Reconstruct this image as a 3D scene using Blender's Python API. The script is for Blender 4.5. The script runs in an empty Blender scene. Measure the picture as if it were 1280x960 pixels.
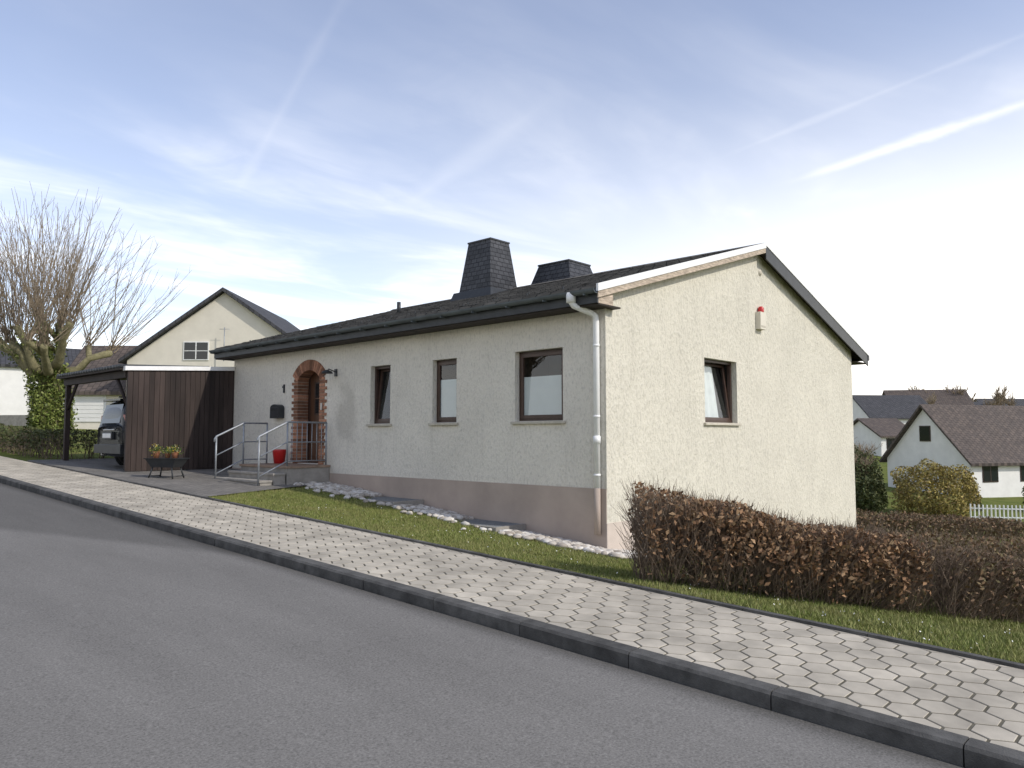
import bpy, math, random
import numpy as np
from mathutils import Vector, Matrix
random.seed(7); rng=np.random.default_rng(7)
scene=bpy.context.scene
# ------------------------------------------------------------------ frame
# X = from street towards the house, Y = up the street, Z up.  street grade 4 %
def smooth(a,b,x):
    t=np.clip((np.asarray(x,float)-a)/(b-a),0,1); return t*t*(3-2*t)
def sz(y):
    return 0.04*np.clip(y,-60,110)
def H(x,y):
    x=np.asarray(x,float); y=np.asarray(y,float)
    d=np.clip(x-6.2,0,None)
    u0=4+d*0.45
    F=1-smooth(0,10.5,y-u0)
    fall=np.where(d<4,0.14*d,0.56+0.08*(d-4))
    fall=np.minimum(fall,3.8)
    fall=fall*(1-0.9*smooth(62,130,d))
    h=sz(y)-F*fall
    h=h+smooth(150,600,np.hypot(x,y))*4
    return h
# ------------------------------------------------------------------ materials
def newmat(name):
    m=bpy.data.materials.new(name); m.use_nodes=True
    nt=m.node_tree; b=nt.nodes['Principled BSDF']
    return m,nt,b
def N(nt,t,**kw):
    n=nt.nodes.new(t)
    for k,v in kw.items():
        if k=='inp':
            for kk,vv in v.items(): n.inputs[kk].default_value=vv
        else: setattr(n,k,v)
    return n
def c4(c,f=1.0): return (min(c[0]*f,1),min(c[1]*f,1),min(c[2]*f,1),1)
def M(name,base,rough=.8,var=.15,vscale=3,bscale=60,bstr=.2,bdist=.01,spec=.3,metal=0,stretch=(1,1,1),island=0):
    m,nt,b=newmat(name); L=nt.links
    tc=N(nt,'ShaderNodeTexCoord'); mp=N(nt,'ShaderNodeMapping'); mp.inputs['Scale'].default_value=stretch
    L.new(tc.outputs['Object'],mp.inputs[0])
    n=N(nt,'ShaderNodeTexNoise',inp={'Scale':vscale,'Detail':3,'Roughness':.65}); L.new(mp.outputs[0],n.inputs[0])
    r=N(nt,'ShaderNodeValToRGB'); r.color_ramp.elements[0].position=.3; r.color_ramp.elements[1].position=.7
    r.color_ramp.elements[0].color=c4(base,1-var); r.color_ramp.elements[1].color=c4(base,1+var)
    L.new(n.outputs[0],r.inputs[0]); col=r.outputs[0]
    if island:
        g=N(nt,'ShaderNodeNewGeometry'); mr=N(nt,'ShaderNodeMapRange',inp={'To Min':1-island,'To Max':1+island})
        L.new(g.outputs['Random Per Island'],mr.inputs[0])
        mx=N(nt,'ShaderNodeVectorMath',operation='SCALE'); L.new(col,mx.inputs[0]); L.new(mr.outputs[0],mx.inputs['Scale']); col=mx.outputs[0]
    L.new(col,b.inputs['Base Color'])
    b.inputs['Roughness'].default_value=rough; b.inputs['Metallic'].default_value=metal
    b.inputs['Specular IOR Level'].default_value=spec
    if bstr>.06:
        n2=N(nt,'ShaderNodeTexNoise',inp={'Scale':bscale,'Detail':2,'Roughness':.7}); L.new(mp.outputs[0],n2.inputs[0])
        bp=N(nt,'ShaderNodeBump',inp={'Strength':bstr,'Distance':bdist}); L.new(n2.outputs[0],bp.inputs['Height']); L.new(bp.outputs[0],b.inputs['Normal'])
    return m
def ramp_island(name,cols,rough=.7,trans=0.0,spec=.2,patchy=None):
    m,nt,b=newmat(name); L=nt.links
    g=N(nt,'ShaderNodeNewGeometry'); r=N(nt,'ShaderNodeValToRGB'); cr=r.color_ramp
    k=len(cols)
    cr.elements[0].position=0; cr.elements[0].color=c4(cols[0]); cr.elements[1].position=1; cr.elements[1].color=c4(cols[-1])
    for i in range(1,k-1):
        e=cr.elements.new(i/(k-1)); e.color=c4(cols[i])
    L.new(g.outputs['Random Per Island'],r.inputs[0]); out=r.outputs[0]
    if patchy:
        tc=N(nt,'ShaderNodeTexCoord'); n=N(nt,'ShaderNodeTexNoise',inp={'Scale':1.6,'Detail':3,'Roughness':.7}); L.new(tc.outputs['Object'],n.inputs[0])
        mr=N(nt,'ShaderNodeMapRange',inp={'From Min':.42,'From Max':.66,'To Min':0,'To Max':.6}); L.new(n.outputs[0],mr.inputs[0])
        mx=N(nt,'ShaderNodeMix',data_type='RGBA'); mx.inputs[7].default_value=c4(patchy); L.new(mr.outputs[0],mx.inputs[0]); L.new(out,mx.inputs[6]); out=mx.outputs[2]
    L.new(out,b.inputs['Base Color'])
    b.inputs['Roughness'].default_value=rough; b.inputs['Specular IOR Level'].default_value=spec
    return m
def stucco(name,base,stain=.2,patch=False):
    m,nt,b=newmat(name); L=nt.links
    tc=N(nt,'ShaderNodeTexCoord')
    mp=N(nt,'ShaderNodeMapping'); mp.inputs['Scale'].default_value=(1,1,.5); L.new(tc.outputs['Object'],mp.inputs[0])
    n1=N(nt,'ShaderNodeTexNoise',inp={'Scale':26,'Detail':3,'Roughness':.65}); L.new(mp.outputs[0],n1.inputs[0])
    bp=N(nt,'ShaderNodeBump',inp={'Strength':1.0,'Distance':.03}); L.new(n1.outputs[0],bp.inputs['Height']); L.new(bp.outputs[0],b.inputs['Normal'])
    n2=N(nt,'ShaderNodeTexNoise',inp={'Scale':1.1,'Detail':4,'Roughness':.6}); L.new(tc.outputs['Object'],n2.inputs[0])
    r=N(nt,'ShaderNodeValToRGB'); r.color_ramp.elements[0].position=.3; r.color_ramp.elements[1].position=.7
    r.color_ramp.elements[0].color=c4(base,.93); r.color_ramp.elements[1].color=c4(base,1.04); L.new(n2.outputs[0],r.inputs[0])
    mp2=N(nt,'ShaderNodeMapping'); mp2.inputs['Scale'].default_value=(5,5,.35); L.new(tc.outputs['Object'],mp2.inputs[0])
    n3=N(nt,'ShaderNodeTexNoise',inp={'Scale':1.6,'Detail':4,'Roughness':.7}); L.new(mp2.outputs[0],n3.inputs[0])
    r3=N(nt,'ShaderNodeMapRange',inp={'From Min':.54,'From Max':.78,'To Min':0,'To Max':stain}); L.new(n3.outputs[0],r3.inputs[0])
    mx=N(nt,'ShaderNodeMix',data_type='RGBA'); mx.inputs[7].default_value=c4((.30,.27,.22)); L.new(r3.outputs[0],mx.inputs[0]); L.new(r.outputs[0],mx.inputs[6])
    r4=N(nt,'ShaderNodeMapRange',inp={'From Min':.50,'From Max':.68,'To Min':0,'To Max':.42}); L.new(n1.outputs[0],r4.inputs[0])
    mx2=N(nt,'ShaderNodeMix',data_type='RGBA'); mx2.inputs[7].default_value=c4(base,.55); L.new(r4.outputs[0],mx2.inputs[0]); L.new(mx.outputs[2],mx2.inputs[6])
    out=mx2.outputs[2]
    if patch:  # patch of darker render beside the door
        s=N(nt,'ShaderNodeVectorMath',operation='SUBTRACT'); s.inputs[1].default_value=(9.58,13.65,2.05); L.new(tc.outputs['Object'],s.inputs[0])
        sc=N(nt,'ShaderNodeVectorMath',operation='MULTIPLY'); sc.inputs[1].default_value=(0,2.0,1.35); L.new(s.outputs[0],sc.inputs[0])
        ln=N(nt,'ShaderNodeVectorMath',operation='LENGTH'); L.new(sc.outputs[0],ln.inputs[0])
        a=N(nt,'ShaderNodeMath',operation='MULTIPLY_ADD'); a.inputs[1].default_value=2.2; L.new(n2.outputs[0],a.inputs[0]); L.new(ln.outputs['Value'],a.inputs[2])
        q=N(nt,'ShaderNodeMapRange',interpolation_type='SMOOTHSTEP',inp={'From Min':1.55,'From Max':2.3,'To Min':.42,'To Max':0}); L.new(a.outputs[0],q.inputs[0])
        mx3=N(nt,'ShaderNodeMix',data_type='RGBA'); mx3.inputs[7].default_value=c4((.36,.33,.28)); L.new(q.outputs[0],mx3.inputs[0]); L.new(out,mx3.inputs[6]); out=mx3.outputs[2]
    L.new(out,b.inputs['Base Color']); b.inputs['Roughness'].default_value=.95; b.inputs['Specular IOR Level'].default_value=.1
    return m
def bricky(name,c1,c2,mortar,scale,bw,rh,ms=.01,mode='wall',rough=.6,bstr=.6,noise=.3):
    m,nt,b=newmat(name); L=nt.links
    tc=N(nt,'ShaderNodeTexCoord'); s=N(nt,'ShaderNodeSeparateXYZ'); L.new(tc.outputs['Object'],s.inputs[0])
    cb=N(nt,'ShaderNodeCombineXYZ')
    if mode=='wall':
        a=N(nt,'ShaderNodeMath',operation='ADD'); L.new(s.outputs[0],a.inputs[0]); L.new(s.outputs[1],a.inputs[1])
        L.new(a.outputs[0],cb.inputs[0]); L.new(s.outputs[2],cb.inputs[1])
    else:
        L.new(s.outputs[1],cb.inputs[0]); L.new(s.outputs[0],cb.inputs[1])
    br=N(nt,'ShaderNodeTexBrick',inp={'Scale':scale,'Brick Width':bw,'Row Height':rh,'Mortar Size':ms,'Color1':c4(c1),'Color2':c4(c2),'Mortar':c4(mortar)})
    L.new(cb.outputs[0],br.inputs[0])
    n=N(nt,'ShaderNodeTexNoise',inp={'Scale':1.5,'Detail':5,'Roughness':.75}); L.new(tc.outputs['Object'],n.inputs[0])
    mr=N(nt,'ShaderNodeMapRange',inp={'From Min':.3,'From Max':.7,'To Min':1-noise,'To Max':1+noise}); L.new(n.outputs[0],mr.inputs[0])
    vm=N(nt,'ShaderNodeVectorMath',operation='SCALE'); L.new(br.outputs[0],vm.inputs[0]); L.new(mr.outputs[0],vm.inputs['Scale'])
    L.new(vm.outputs[0],b.inputs['Base Color']); b.inputs['Roughness'].default_value=rough
    inv=N(nt,'ShaderNodeMath',operation='SUBTRACT'); inv.inputs[0].default_value=1; L.new(br.outputs[1],inv.inputs[1])
    bp=N(nt,'ShaderNodeBump',inp={'Strength':bstr,'Distance':.01}); L.new(inv.outputs[0],bp.inputs['Height']); L.new(bp.outputs[0],b.inputs['Normal'])
    b.inputs['Specular IOR Level'].default_value=.3
    return m
def glassmat(name,tint=(.8,.84,.84),refl=.055):
    m,nt,b=newmat(name); L=nt.links; nt.nodes.remove(b)
    t=N(nt,'ShaderNodeBsdfTransparent'); t.inputs[0].default_value=c4(tint)
    g=N(nt,'ShaderNodeBsdfGlossy',inp={'Roughness':.01}); g.inputs[0].default_value=(.95,.97,1,1)
    f=N(nt,'ShaderNodeLayerWeight',inp={'Blend':.5}); pw=N(nt,'ShaderNodeMath',operation='POWER'); pw.inputs[1].default_value=4; L.new(f.outputs['Facing'],pw.inputs[0])
    a=N(nt,'ShaderNodeMath',operation='ADD',use_clamp=True); a.inputs[1].default_value=refl
    L.new(pw.outputs[0],a.inputs[0]); mx=N(nt,'ShaderNodeMixShader'); L.new(a.outputs[0],mx.inputs[0]); L.new(t.outputs[0],mx.inputs[1]); L.new(g.outputs[0],mx.inputs[2])
    L.new(mx.outputs[0],nt.nodes['Material Output'].inputs[0]); return m

MT={}
MT['front']=stucco('stucco_front',(.755,.715,.625),.22,True)
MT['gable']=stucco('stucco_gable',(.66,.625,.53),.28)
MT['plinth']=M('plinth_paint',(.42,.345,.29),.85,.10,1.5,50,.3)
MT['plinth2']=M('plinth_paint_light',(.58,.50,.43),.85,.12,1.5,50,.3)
MT['roof']=bricky('roof_shingle',(.095,.088,.078),(.14,.13,.115),(.04,.04,.038),1,.3,.25,.012,'roof',.85,.9,.5)
MT['slate']=bricky('slate_cladding',(.035,.037,.041),(.065,.067,.073),(.008,.008,.01),1,.2,.12,.01,'wall',.5,.9,.3)
MT['black']=M('dark_painted_metal',(.035,.038,.041),.4,.2,5,30,.05)
MT['soffit']=M('soffit_wood',(.035,.027,.022),.7,.3,5,30,.2)
MT['fas']=M('fascia_grey',(.05,.055,.06),.5,.2,5,30,.1)
MT['gut']=M('gutter_zinc',(.10,.115,.12),.45,.25,3,30,.1)
MT['whitem']=M('white_metal',(.80,.80,.78),.45,.06,4,30,.05)
MT['oldwood']=M('weathered_board',(.46,.38,.30),.9,.4,6,40,.5,stretch=(1,1,5))
MT['frame']=M('window_frame_brown',(.050,.026,.018),.4,.2,10,30,.05,spec=.5)
MT['sash']=M('window_sash_brown',(.060,.032,.022),.4,.2,10,30,.05,spec=.5)
MT['sill']=M('sill_stone',(.50,.46,.38),.8,.15,8,60,.3)
MT['glass']=glassmat('window_glass')
MT['dark']=M('room_dark',(.03,.03,.03),.9,.2,2,10,0)
MT['film']=M('frosted_film',(.70,.71,.70),.35,.04,3,10,0,spec=.5)
MT['curtain']=M('curtain_white',(.85,.85,.83),.9,.06,6,10,0)
MT['pipe']=M('downpipe_white',(.84,.84,.82),.5,.05,4,30,.05)
MT['brick']=M('red_brick',(.31,.155,.095),.85,.25,9,50,.4,island=.5)
MT['mortar']=M('brick_mortar',(.38,.33,.27),.9,.1,9,50,.3)
MT['door']=M('door_wood',(.09,.042,.022),.45,.3,8,40,.1,spec=.5,stretch=(1,1,.2))
MT['steel']=M('galvanised_steel',(.30,.32,.34),.45,.15,20,50,.05,metal=.4)
MT['conc']=M('concrete_step',(.30,.28,.25),.9,.2,4,60,.4)
MT['concd']=M('kerb_concrete',(.085,.083,.078),.9,.4,5,80,.5,island=.2)
MT['tile']=M('step_tile',(.28,.20,.145),.7,.2,6,50,.2)
MT['board']=M('dark_stained_board',(.038,.027,.023),.7,.35,5,50,.3,stretch=(1,1,.15),island=.35)
MT['white']=M('white_render',(.74,.73,.70),.9,.06,1.2,40,.2)
MT['cream']=M('cream_render',(.68,.635,.54),.9,.06,1.2,40,.2)
MT['brroof']=bricky('brown_tile_roof',(.085,.070,.062),(.12,.095,.08),(.05,.04,.035),1,.3,.33,.02,'roof',.8,.8,.25)
MT['dkroof']=bricky('dark_tile_roof',(.05,.05,.055),(.07,.07,.075),(.02,.02,.02),1,.3,.33,.02,'roof',.7,.8,.25)
MT['red']=M('red_plastic',(.5,.02,.02),.35,.05,5,20,0,spec=.5)
MT['carp']=M('car_paint_dark',(.010,.012,.014),.25,.05,3,20,0,spec=.4)
MT['rubber']=M('tyre_rubber',(.02,.02,.02),.85,.2,10,60,.2)
MT['chrome']=M('alloy_metal',(.45,.45,.46),.3,.05,5,20,0,metal=.9)
MT['plate']=M('number_plate',(.75,.75,.72),.4,.05,5,20,0)
MT['carglass']=M('car_glass',(.015,.018,.02),.05,.05,5,20,0,spec=.5)
MT['tail']=M('tail_lamp_red',(.22,.010,.010),.25,.05,5,20,0,spec=.5)
MT['terra']=M('terracotta_pot',(.30,.13,.07),.8,.15,8,50,.2)
MT['bark']=M('tree_bark',(.22,.20,.11),.9,.35,6,30,.8,.03)
MT['shoot']=M('shoot_bark',(.27,.215,.15),.9,.3,6,30,0)
MT['twig']=ramp_island('hedge_twig',[(.16,.12,.09),(.26,.20,.15),(.11,.08,.06)],.9)
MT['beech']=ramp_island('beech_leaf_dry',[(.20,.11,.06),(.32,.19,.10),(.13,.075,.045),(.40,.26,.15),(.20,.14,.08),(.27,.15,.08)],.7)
MT['beech2']=ramp_island('beech_leaf_dull',[(.17,.105,.065),(.23,.15,.09),(.12,.08,.05),(.15,.13,.065),(.21,.13,.075)],.8)  # duller leaf browns for the second and garden hedges
MT['hgreen']=ramp_island('evergreen_leaf',[(.05,.065,.025),(.08,.10,.035),(.12,.12,.05),(.06,.075,.03)],.6)
MT['ivy']=ramp_island('ivy_leaf',[(.09,.13,.03),(.17,.21,.05),(.22,.24,.07),(.07,.10,.025)],.5)
MT['forsy']=ramp_island('golden_shrub_leaf',[(.32,.26,.08),(.42,.33,.10),(.20,.18,.07),(.26,.18,.08)],.7)
MT['pebble']=ramp_island('pebble',[(.56,.53,.48),(.68,.65,.60),(.36,.32,.27),(.60,.56,.50),(.30,.26,.22)],.7)
MT['grassb']=ramp_island('grass_blade',[(.10,.135,.028),(.18,.22,.05),(.28,.28,.10),(.14,.185,.042),(.33,.29,.14)],.6,patchy=(.24,.22,.09))
MT['daisy']=M('daisy_petal',(.85,.85,.8),.8,.02,5,10,0)
MT['flower']=ramp_island('flower_petals',[(.5,.35,.03),(.06,.12,.02),(.05,.10,.02),(.08,.14,.03),(.6,.5,.3)],.6)

# ------------------------------------------------------------------ mesh builder
class MB:
    def __init__(s): s.v=[];s.f=[];s.m=[];s.mats=[];s.sm=[]
    def mi(s,m):
        m=MT[m] if isinstance(m,str) else m
        if m not in s.mats: s.mats.append(m)
        return s.mats.index(m)
    def add(s,vs,fs,m,smooth=False):
        o=len(s.v); k=s.mi(m); s.v+= [tuple(map(float,p)) for p in vs]
        for f in fs: s.f.append([o+i for i in f]); s.m.append(k); s.sm.append(smooth)
    def box(s,x0,x1,y0,y1,z0,z1,m):
        if x0>x1:x0,x1=x1,x0
        if y0>y1:y0,y1=y1,y0
        if z0>z1:z0,z1=z1,z0
        s.add([(x0,y0,z0),(x1,y0,z0),(x1,y1,z0),(x0,y1,z0),(x0,y0,z1),(x1,y0,z1),(x1,y1,z1),(x0,y1,z1)],
              [(0,3,2,1),(4,5,6,7),(0,1,5,4),(1,2,6,5),(2,3,7,6),(3,0,4,7)],m)
    def quad(s,a,b,c,d,m): s.add([a,b,c,d],[(0,1,2,3)],m)
    def poly(s,pts,m): s.add(pts,[tuple(range(len(pts)))],m)
    def prism(s,prof,fn,a0,a1,m):
        n=len(prof); vs=[fn(p,a0) for p in prof]+[fn(p,a1) for p in prof]
        fs=[tuple(range(n-1,-1,-1)),tuple(range(n,2*n))]+[(i,(i+1)%n,n+(i+1)%n,n+i) for i in range(n)]
        s.add(vs,fs,m)
    def frustum(s,cx,cy,z0,z1,a0,b0,a1,b1,m,dx=0,dy=0):
        vs=[(cx-a0,cy-b0,z0),(cx+a0,cy-b0,z0),(cx+a0,cy+b0,z0),(cx-a0,cy+b0,z0)]
        cx+=dx; cy+=dy
        vs+=[(cx-a1,cy-b1,z1),(cx+a1,cy-b1,z1),(cx+a1,cy+b1,z1),(cx-a1,cy+b1,z1)]
        s.add(vs,[(0,3,2,1),(4,5,6,7),(0,1,5,4),(1,2,6,5),(2,3,7,6),(3,0,4,7)],m)
    def tube(s,pts,rad,m,sides=8,cap=True):
        pts=[Vector(p) for p in pts]
        if not hasattr(rad,'__len__'): rad=[rad]*len(pts)
        vs=[];n=len(pts); ref=None
        for i,p in enumerate(pts):
            d=(pts[min(i+1,n-1)]-pts[max(i-1,0)]).normalized()
            if ref is None:
                ref=Vector((0,0,1)) if abs(d.z)<.9 else Vector((1,0,0))
            a=d.cross(ref)
            if a.length<1e-4: ref=Vector((0,1,0)); a=d.cross(ref)
            a.normalize(); b=d.cross(a)
            for k in range(sides):
                t=2*math.pi*k/sides; vs.append(p+(a*math.cos(t)+b*math.sin(t))*rad[i])
        fs=[]
        for i in range(n-1):
            for k in range(sides):
                k2=(k+1)%sides; fs.append((i*sides+k,i*sides+k2,(i+1)*sides+k2,(i+1)*sides+k))
        if cap: fs.append(tuple(range(sides-1,-1,-1))); fs.append(tuple((n-1)*sides+k for k in range(sides)))
        s.add(vs,fs,m,True)
    def cyl(s,c,axis,r,h,m,sides=24):
        a=Vector(axis).normalized(); c=Vector(c); s.tube([c-a*h/2,c+a*h/2],r,m,sides)
    def build(s,name,parent=None,bevel=0,loc=None,rot=None):
        me=bpy.data.meshes.new(name); me.from_pydata(s.v,[],s.f)
        for m in s.mats: me.materials.append(m)
        me.polygons.foreach_set('material_index',s.m); me.polygons.foreach_set('use_smooth',s.sm); me.update()
        o=bpy.data.objects.new(name,me); scene.collection.objects.link(o)
        if parent: o.parent=parent
        if bevel:
            b=o.modifiers.new('bevel','BEVEL'); b.width=bevel; b.segments=2; b.limit_method='ANGLE'; b.angle_limit=math.radians(40)
        if loc: o.location=loc
        if rot is not None: o.rotation_euler=(0,0,rot)
        return o
def mesh_np(name,v,f,mat,parent=None):
    v=np.asarray(v,np.float32).reshape(-1,3); f=np.asarray(f,np.int32); k=f.shape[1]
    me=bpy.data.meshes.new(name); me.vertices.add(len(v)); me.vertices.foreach_set('co',v.ravel())
    me.loops.add(f.size); me.loops.foreach_set('vertex_index',f.ravel())
    me.polygons.add(len(f)); me.polygons.foreach_set('loop_start',np.arange(0,f.size,k,dtype=np.int32)); 
    me.update(calc_edges=True); me.validate()
    me.materials.append(MT[mat] if isinstance(mat,str) else mat)
    o=bpy.data.objects.new(name,me); scene.collection.objects.link(o)
    if parent: o.parent=parent
    return o
def empty(name,loc=(0,0,0),rot=0):
    e=bpy.data.objects.new(name,None); scene.collection.objects.link(e); e.location=loc; e.rotation_euler=(0,0,rot); return e
def rdir(n):
    a=rng.normal(size=(n,3)); return a/np.linalg.norm(a,axis=1,keepdims=True)
def leaves(c,size,jit=.5,flat=None):
    n=len(c); a=rdir(n); b=np.cross(a,rdir(n)); b/=np.linalg.norm(b,axis=1,keepdims=True)+1e-9
    s=(size*(1+jit*(rng.random(n)-.5)))[:,None]
    k=np.cross(a,b)*s*.25
    v=np.stack([c-a*s,c+b*s*.55+k,c+a*s,c-b*s*.55+k],1).reshape(-1,3)
    return v,np.arange(4*n).reshape(-1,4)
def sticks(p0,p1,r0,r1):
    n=len(p0); d=p1-p0; d/=np.linalg.norm(d,axis=1,keepdims=True)+1e-9
    a=np.cross(d,rdir(n)); a/=np.linalg.norm(a,axis=1,keepdims=True)+1e-9; b=np.cross(d,a)
    vs=[]
    for P,r in ((p0,r0),(p1,r1)):
        r=np.broadcast_to(np.asarray(r,float),(n,))[:,None]
        for k in range(3):
            t=2*math.pi*k/3; vs.append(P+(a*math.cos(t)+b*math.sin(t))*r)
    v=np.stack(vs,1).reshape(-1,3); base=np.arange(n)[:,None]*6
    f=np.concatenate([base+np.array([[0,1,4,3]]),base+np.array([[1,2,5,4]]),base+np.array([[2,0,3,5]])])
    return v,f

# ------------------------------------------------------------------ ground
def groundmat():
    m,nt,b=newmat('meadow_ground'); L=nt.links
    tc=N(nt,'ShaderNodeTexCoord')
    n=N(nt,'ShaderNodeTexNoise',inp={'Scale':.9,'Detail':5,'Roughness':.7}); L.new(tc.outputs['Object'],n.inputs[0])
    r=N(nt,'ShaderNodeValToRGB'); cr=r.color_ramp
    cr.elements[0].position=.3; cr.elements[0].color=(.08,.10,.026,1); cr.elements[1].position=.72; cr.elements[1].color=(.21,.19,.07,1)
    e=cr.elements.new(.5); e.color=(.13,.155,.038,1)
    L.new(n.outputs[0],r.inputs[0])
    n3=N(nt,'ShaderNodeTexNoise',inp={'Scale':30,'Detail':2}); L.new(tc.outputs['Object'],n3.inputs[0])
    mr=N(nt,'ShaderNodeMapRange',inp={'From Min':.3,'From Max':.7,'To Min':.6,'To Max':1.3}); L.new(n3.outputs[0],mr.inputs[0])
    vm=N(nt,'ShaderNodeVectorMath',operation='SCALE'); L.new(r.outputs[0],vm.inputs[0]); L.new(mr.outputs[0],vm.inputs['Scale'])
    L.new(vm.outputs[0],b.inputs['Base Color']); b.inputs['Roughness'].default_value=1; b.inputs['Specular IOR Level'].default_value=.05
    return m
xs=np.concatenate([[-3000,-1500,-800,-400,-200,-100,-50,-25,-12,-6,-3,0,3,4.4,6.0,6.2],np.arange(6.6,26,.4),np.arange(26,100,2.5),np.arange(100,240,10),[260,320,400,520,700,1000,1500,3000]])
ys=np.concatenate([[-3000,-1500,-800,-400,-200,-120,-90],np.arange(-60,-6,6),np.arange(-6,26,.4),np.arange(26,130,3),[140,160,200,260,340,450,600,900,1500,3000]])
XX,YY=np.meshgrid(xs,ys,indexing='ij'); ZZ=H(XX,YY)
ZZ=np.where((XX<6.1)&(XX>-12),ZZ-.16,ZZ)
nx,ny=XX.shape; idx=np.arange(nx*ny).reshape(nx,ny)
F_=np.stack([idx[:-1,:-1],idx[1:,:-1],idx[1:,1:],idx[:-1,1:]],-1).reshape(-1,4)
g=mesh_np('ground',np.stack([XX,YY,ZZ],-1).reshape(-1,3),F_,groundmat())
g.data.polygons.foreach_set('use_smooth',[True]*len(F_))

def strip(name,x0,x1,y0,y1,dz,mat,nx=1,dy=1.0):
    X=np.linspace(x0,x1,nx+1); Y=np.arange(y0,y1+dy/2,dy); A,B=np.meshgrid(X,Y,indexing='ij'); Z=sz(B)+dz
    i=np.arange(A.size).reshape(A.shape); f=np.stack([i[:-1,:-1],i[1:,:-1],i[1:,1:],i[:-1,1:]],-1).reshape(-1,4)
    return mesh_np(name,np.stack([A,B,Z],-1).reshape(-1,3),f,mat)
def asphalt(name='asphalt',base=.19,patch=True):
    m,nt,b=newmat(name); L=nt.links
    tc=N(nt,'ShaderNodeTexCoord')
    v=N(nt,'ShaderNodeTexVoronoi',inp={'Scale':110}); L.new(tc.outputs['Object'],v.inputs[0])
    n=N(nt,'ShaderNodeTexNoise',inp={'Scale':70,'Detail':3,'Roughness':.7}); L.new(tc.outputs['Object'],n.inputs[0])
    mp=N(nt,'ShaderNodeMapping'); mp.inputs['Scale'].default_value=(1,.22,1); L.new(tc.outputs['Object'],mp.inputs[0])
    nb=N(nt,'ShaderNodeTexNoise',inp={'Scale':1.3,'Detail':5,'Roughness':.65}); L.new(mp.outputs[0],nb.inputs[0])
    m1=N(nt,'ShaderNodeMapRange',inp={'From Min':.25,'From Max':.75,'To Min':.55,'To Max':1.45}); L.new(n.outputs[0],m1.inputs[0])
    m2=N(nt,'ShaderNodeMapRange',inp={'From Min':.3,'From Max':.7,'To Min':.88,'To Max':1.10}); L.new(nb.outputs[0],m2.inputs[0])
    mu=N(nt,'ShaderNodeMath',operation='MULTIPLY'); L.new(m1.outputs[0],mu.inputs[0]); L.new(m2.outputs[0],mu.inputs[1]); fac=mu.outputs[0]
    sp=N(nt,'ShaderNodeMapRange',inp={'From Min':.0,'From Max':.3,'To Min':1.5,'To Max':.95}); L.new(v.outputs[0],sp.inputs[0])
    mu3=N(nt,'ShaderNodeMath',operation='MULTIPLY'); L.new(fac,mu3.inputs[0]); L.new(sp.outputs[0],mu3.inputs[1]); fac=mu3.outputs[0]
    s=N(nt,'ShaderNodeSeparateXYZ'); L.new(tc.outputs['Object'],s.inputs[0])
    if patch:   # shade up the street near the kerb, painted into the asphalt colour
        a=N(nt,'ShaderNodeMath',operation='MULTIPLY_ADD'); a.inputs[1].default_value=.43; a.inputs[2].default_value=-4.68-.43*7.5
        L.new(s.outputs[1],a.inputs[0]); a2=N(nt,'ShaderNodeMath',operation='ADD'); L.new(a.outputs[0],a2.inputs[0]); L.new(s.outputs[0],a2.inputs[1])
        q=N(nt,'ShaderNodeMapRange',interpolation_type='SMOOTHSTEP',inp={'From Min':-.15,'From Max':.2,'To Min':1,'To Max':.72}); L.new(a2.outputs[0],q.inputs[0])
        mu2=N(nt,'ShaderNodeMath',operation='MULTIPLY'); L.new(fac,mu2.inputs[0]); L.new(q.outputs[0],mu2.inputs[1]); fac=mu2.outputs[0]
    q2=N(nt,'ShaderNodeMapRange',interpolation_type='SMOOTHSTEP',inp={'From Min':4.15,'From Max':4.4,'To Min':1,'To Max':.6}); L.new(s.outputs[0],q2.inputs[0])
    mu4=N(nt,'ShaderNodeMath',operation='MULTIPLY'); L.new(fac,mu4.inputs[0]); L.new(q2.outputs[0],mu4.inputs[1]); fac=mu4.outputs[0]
    vm=N(nt,'ShaderNodeVectorMath',operation='SCALE'); vm.inputs[0].default_value=(base,base*.955,base*.88); L.new(fac,vm.inputs['Scale'])
    L.new(vm.outputs[0],b.inputs['Base Color']); b.inputs['Roughness'].default_value=.9; b.inputs['Specular IOR Level'].default_value=.15
    return m
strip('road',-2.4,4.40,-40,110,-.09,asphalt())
strip('far_pavement',-4.0,-2.55,-40,110,.01,M('far_paving',(.35,.33,.29),.9,.1,3,50,.3))
# kerbs
kb=MB()
def kerbs(x0,x1,dark='concd'):
    y=-12.0
    while y<60:
        z0=float(sz(y)); z1=float(sz(y+1))
        b=.018; j=.004
        prof=[(x0,-.12),(x1,-.12),(x1,.012),(x0+b,.012),(x0,.012-b)]
        o=random.uniform(-.003,.003)
        vs=[(p[0]+o,y+j,z0+p[1]) for p in prof]+[(p[0]+o,y+1-j,z1+p[1]) for p in prof]
        n=5; kb.add(vs,[tuple(range(n-1,-1,-1)),tuple(range(n,2*n))]+[(i,(i+1)%n,n+(i+1)%n,n+i) for i in range(n)],dark)
        y+=1
kerbs(4.42,4.56); kb.build('kerb')
kb=MB(); kerbs(-2.55,-2.40); kb.build('kerb')
kb=MB(); y=-12.0
while y<23:
    kb.add([(6.12,y+.004,sz(y)-.1),(6.18,y+.004,sz(y)-.1),(6.18,y+.996,sz(y+1)-.1),(6.12,y+.996,sz(y+1)-.1),(6.12,y+.004,sz(y)+.03),(6.18,y+.004,sz(y)+.03),(6.18,y+.996,sz(y+1)+.03),(6.12,y+.996,sz(y+1)+.03)],[(0,3,2,1),(4,5,6,7),(0,1,5,4),(1,2,6,5),(2,3,7,6),(3,0,4,7)],'concd')
    y+=1
kb.build('edging_stone')
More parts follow.
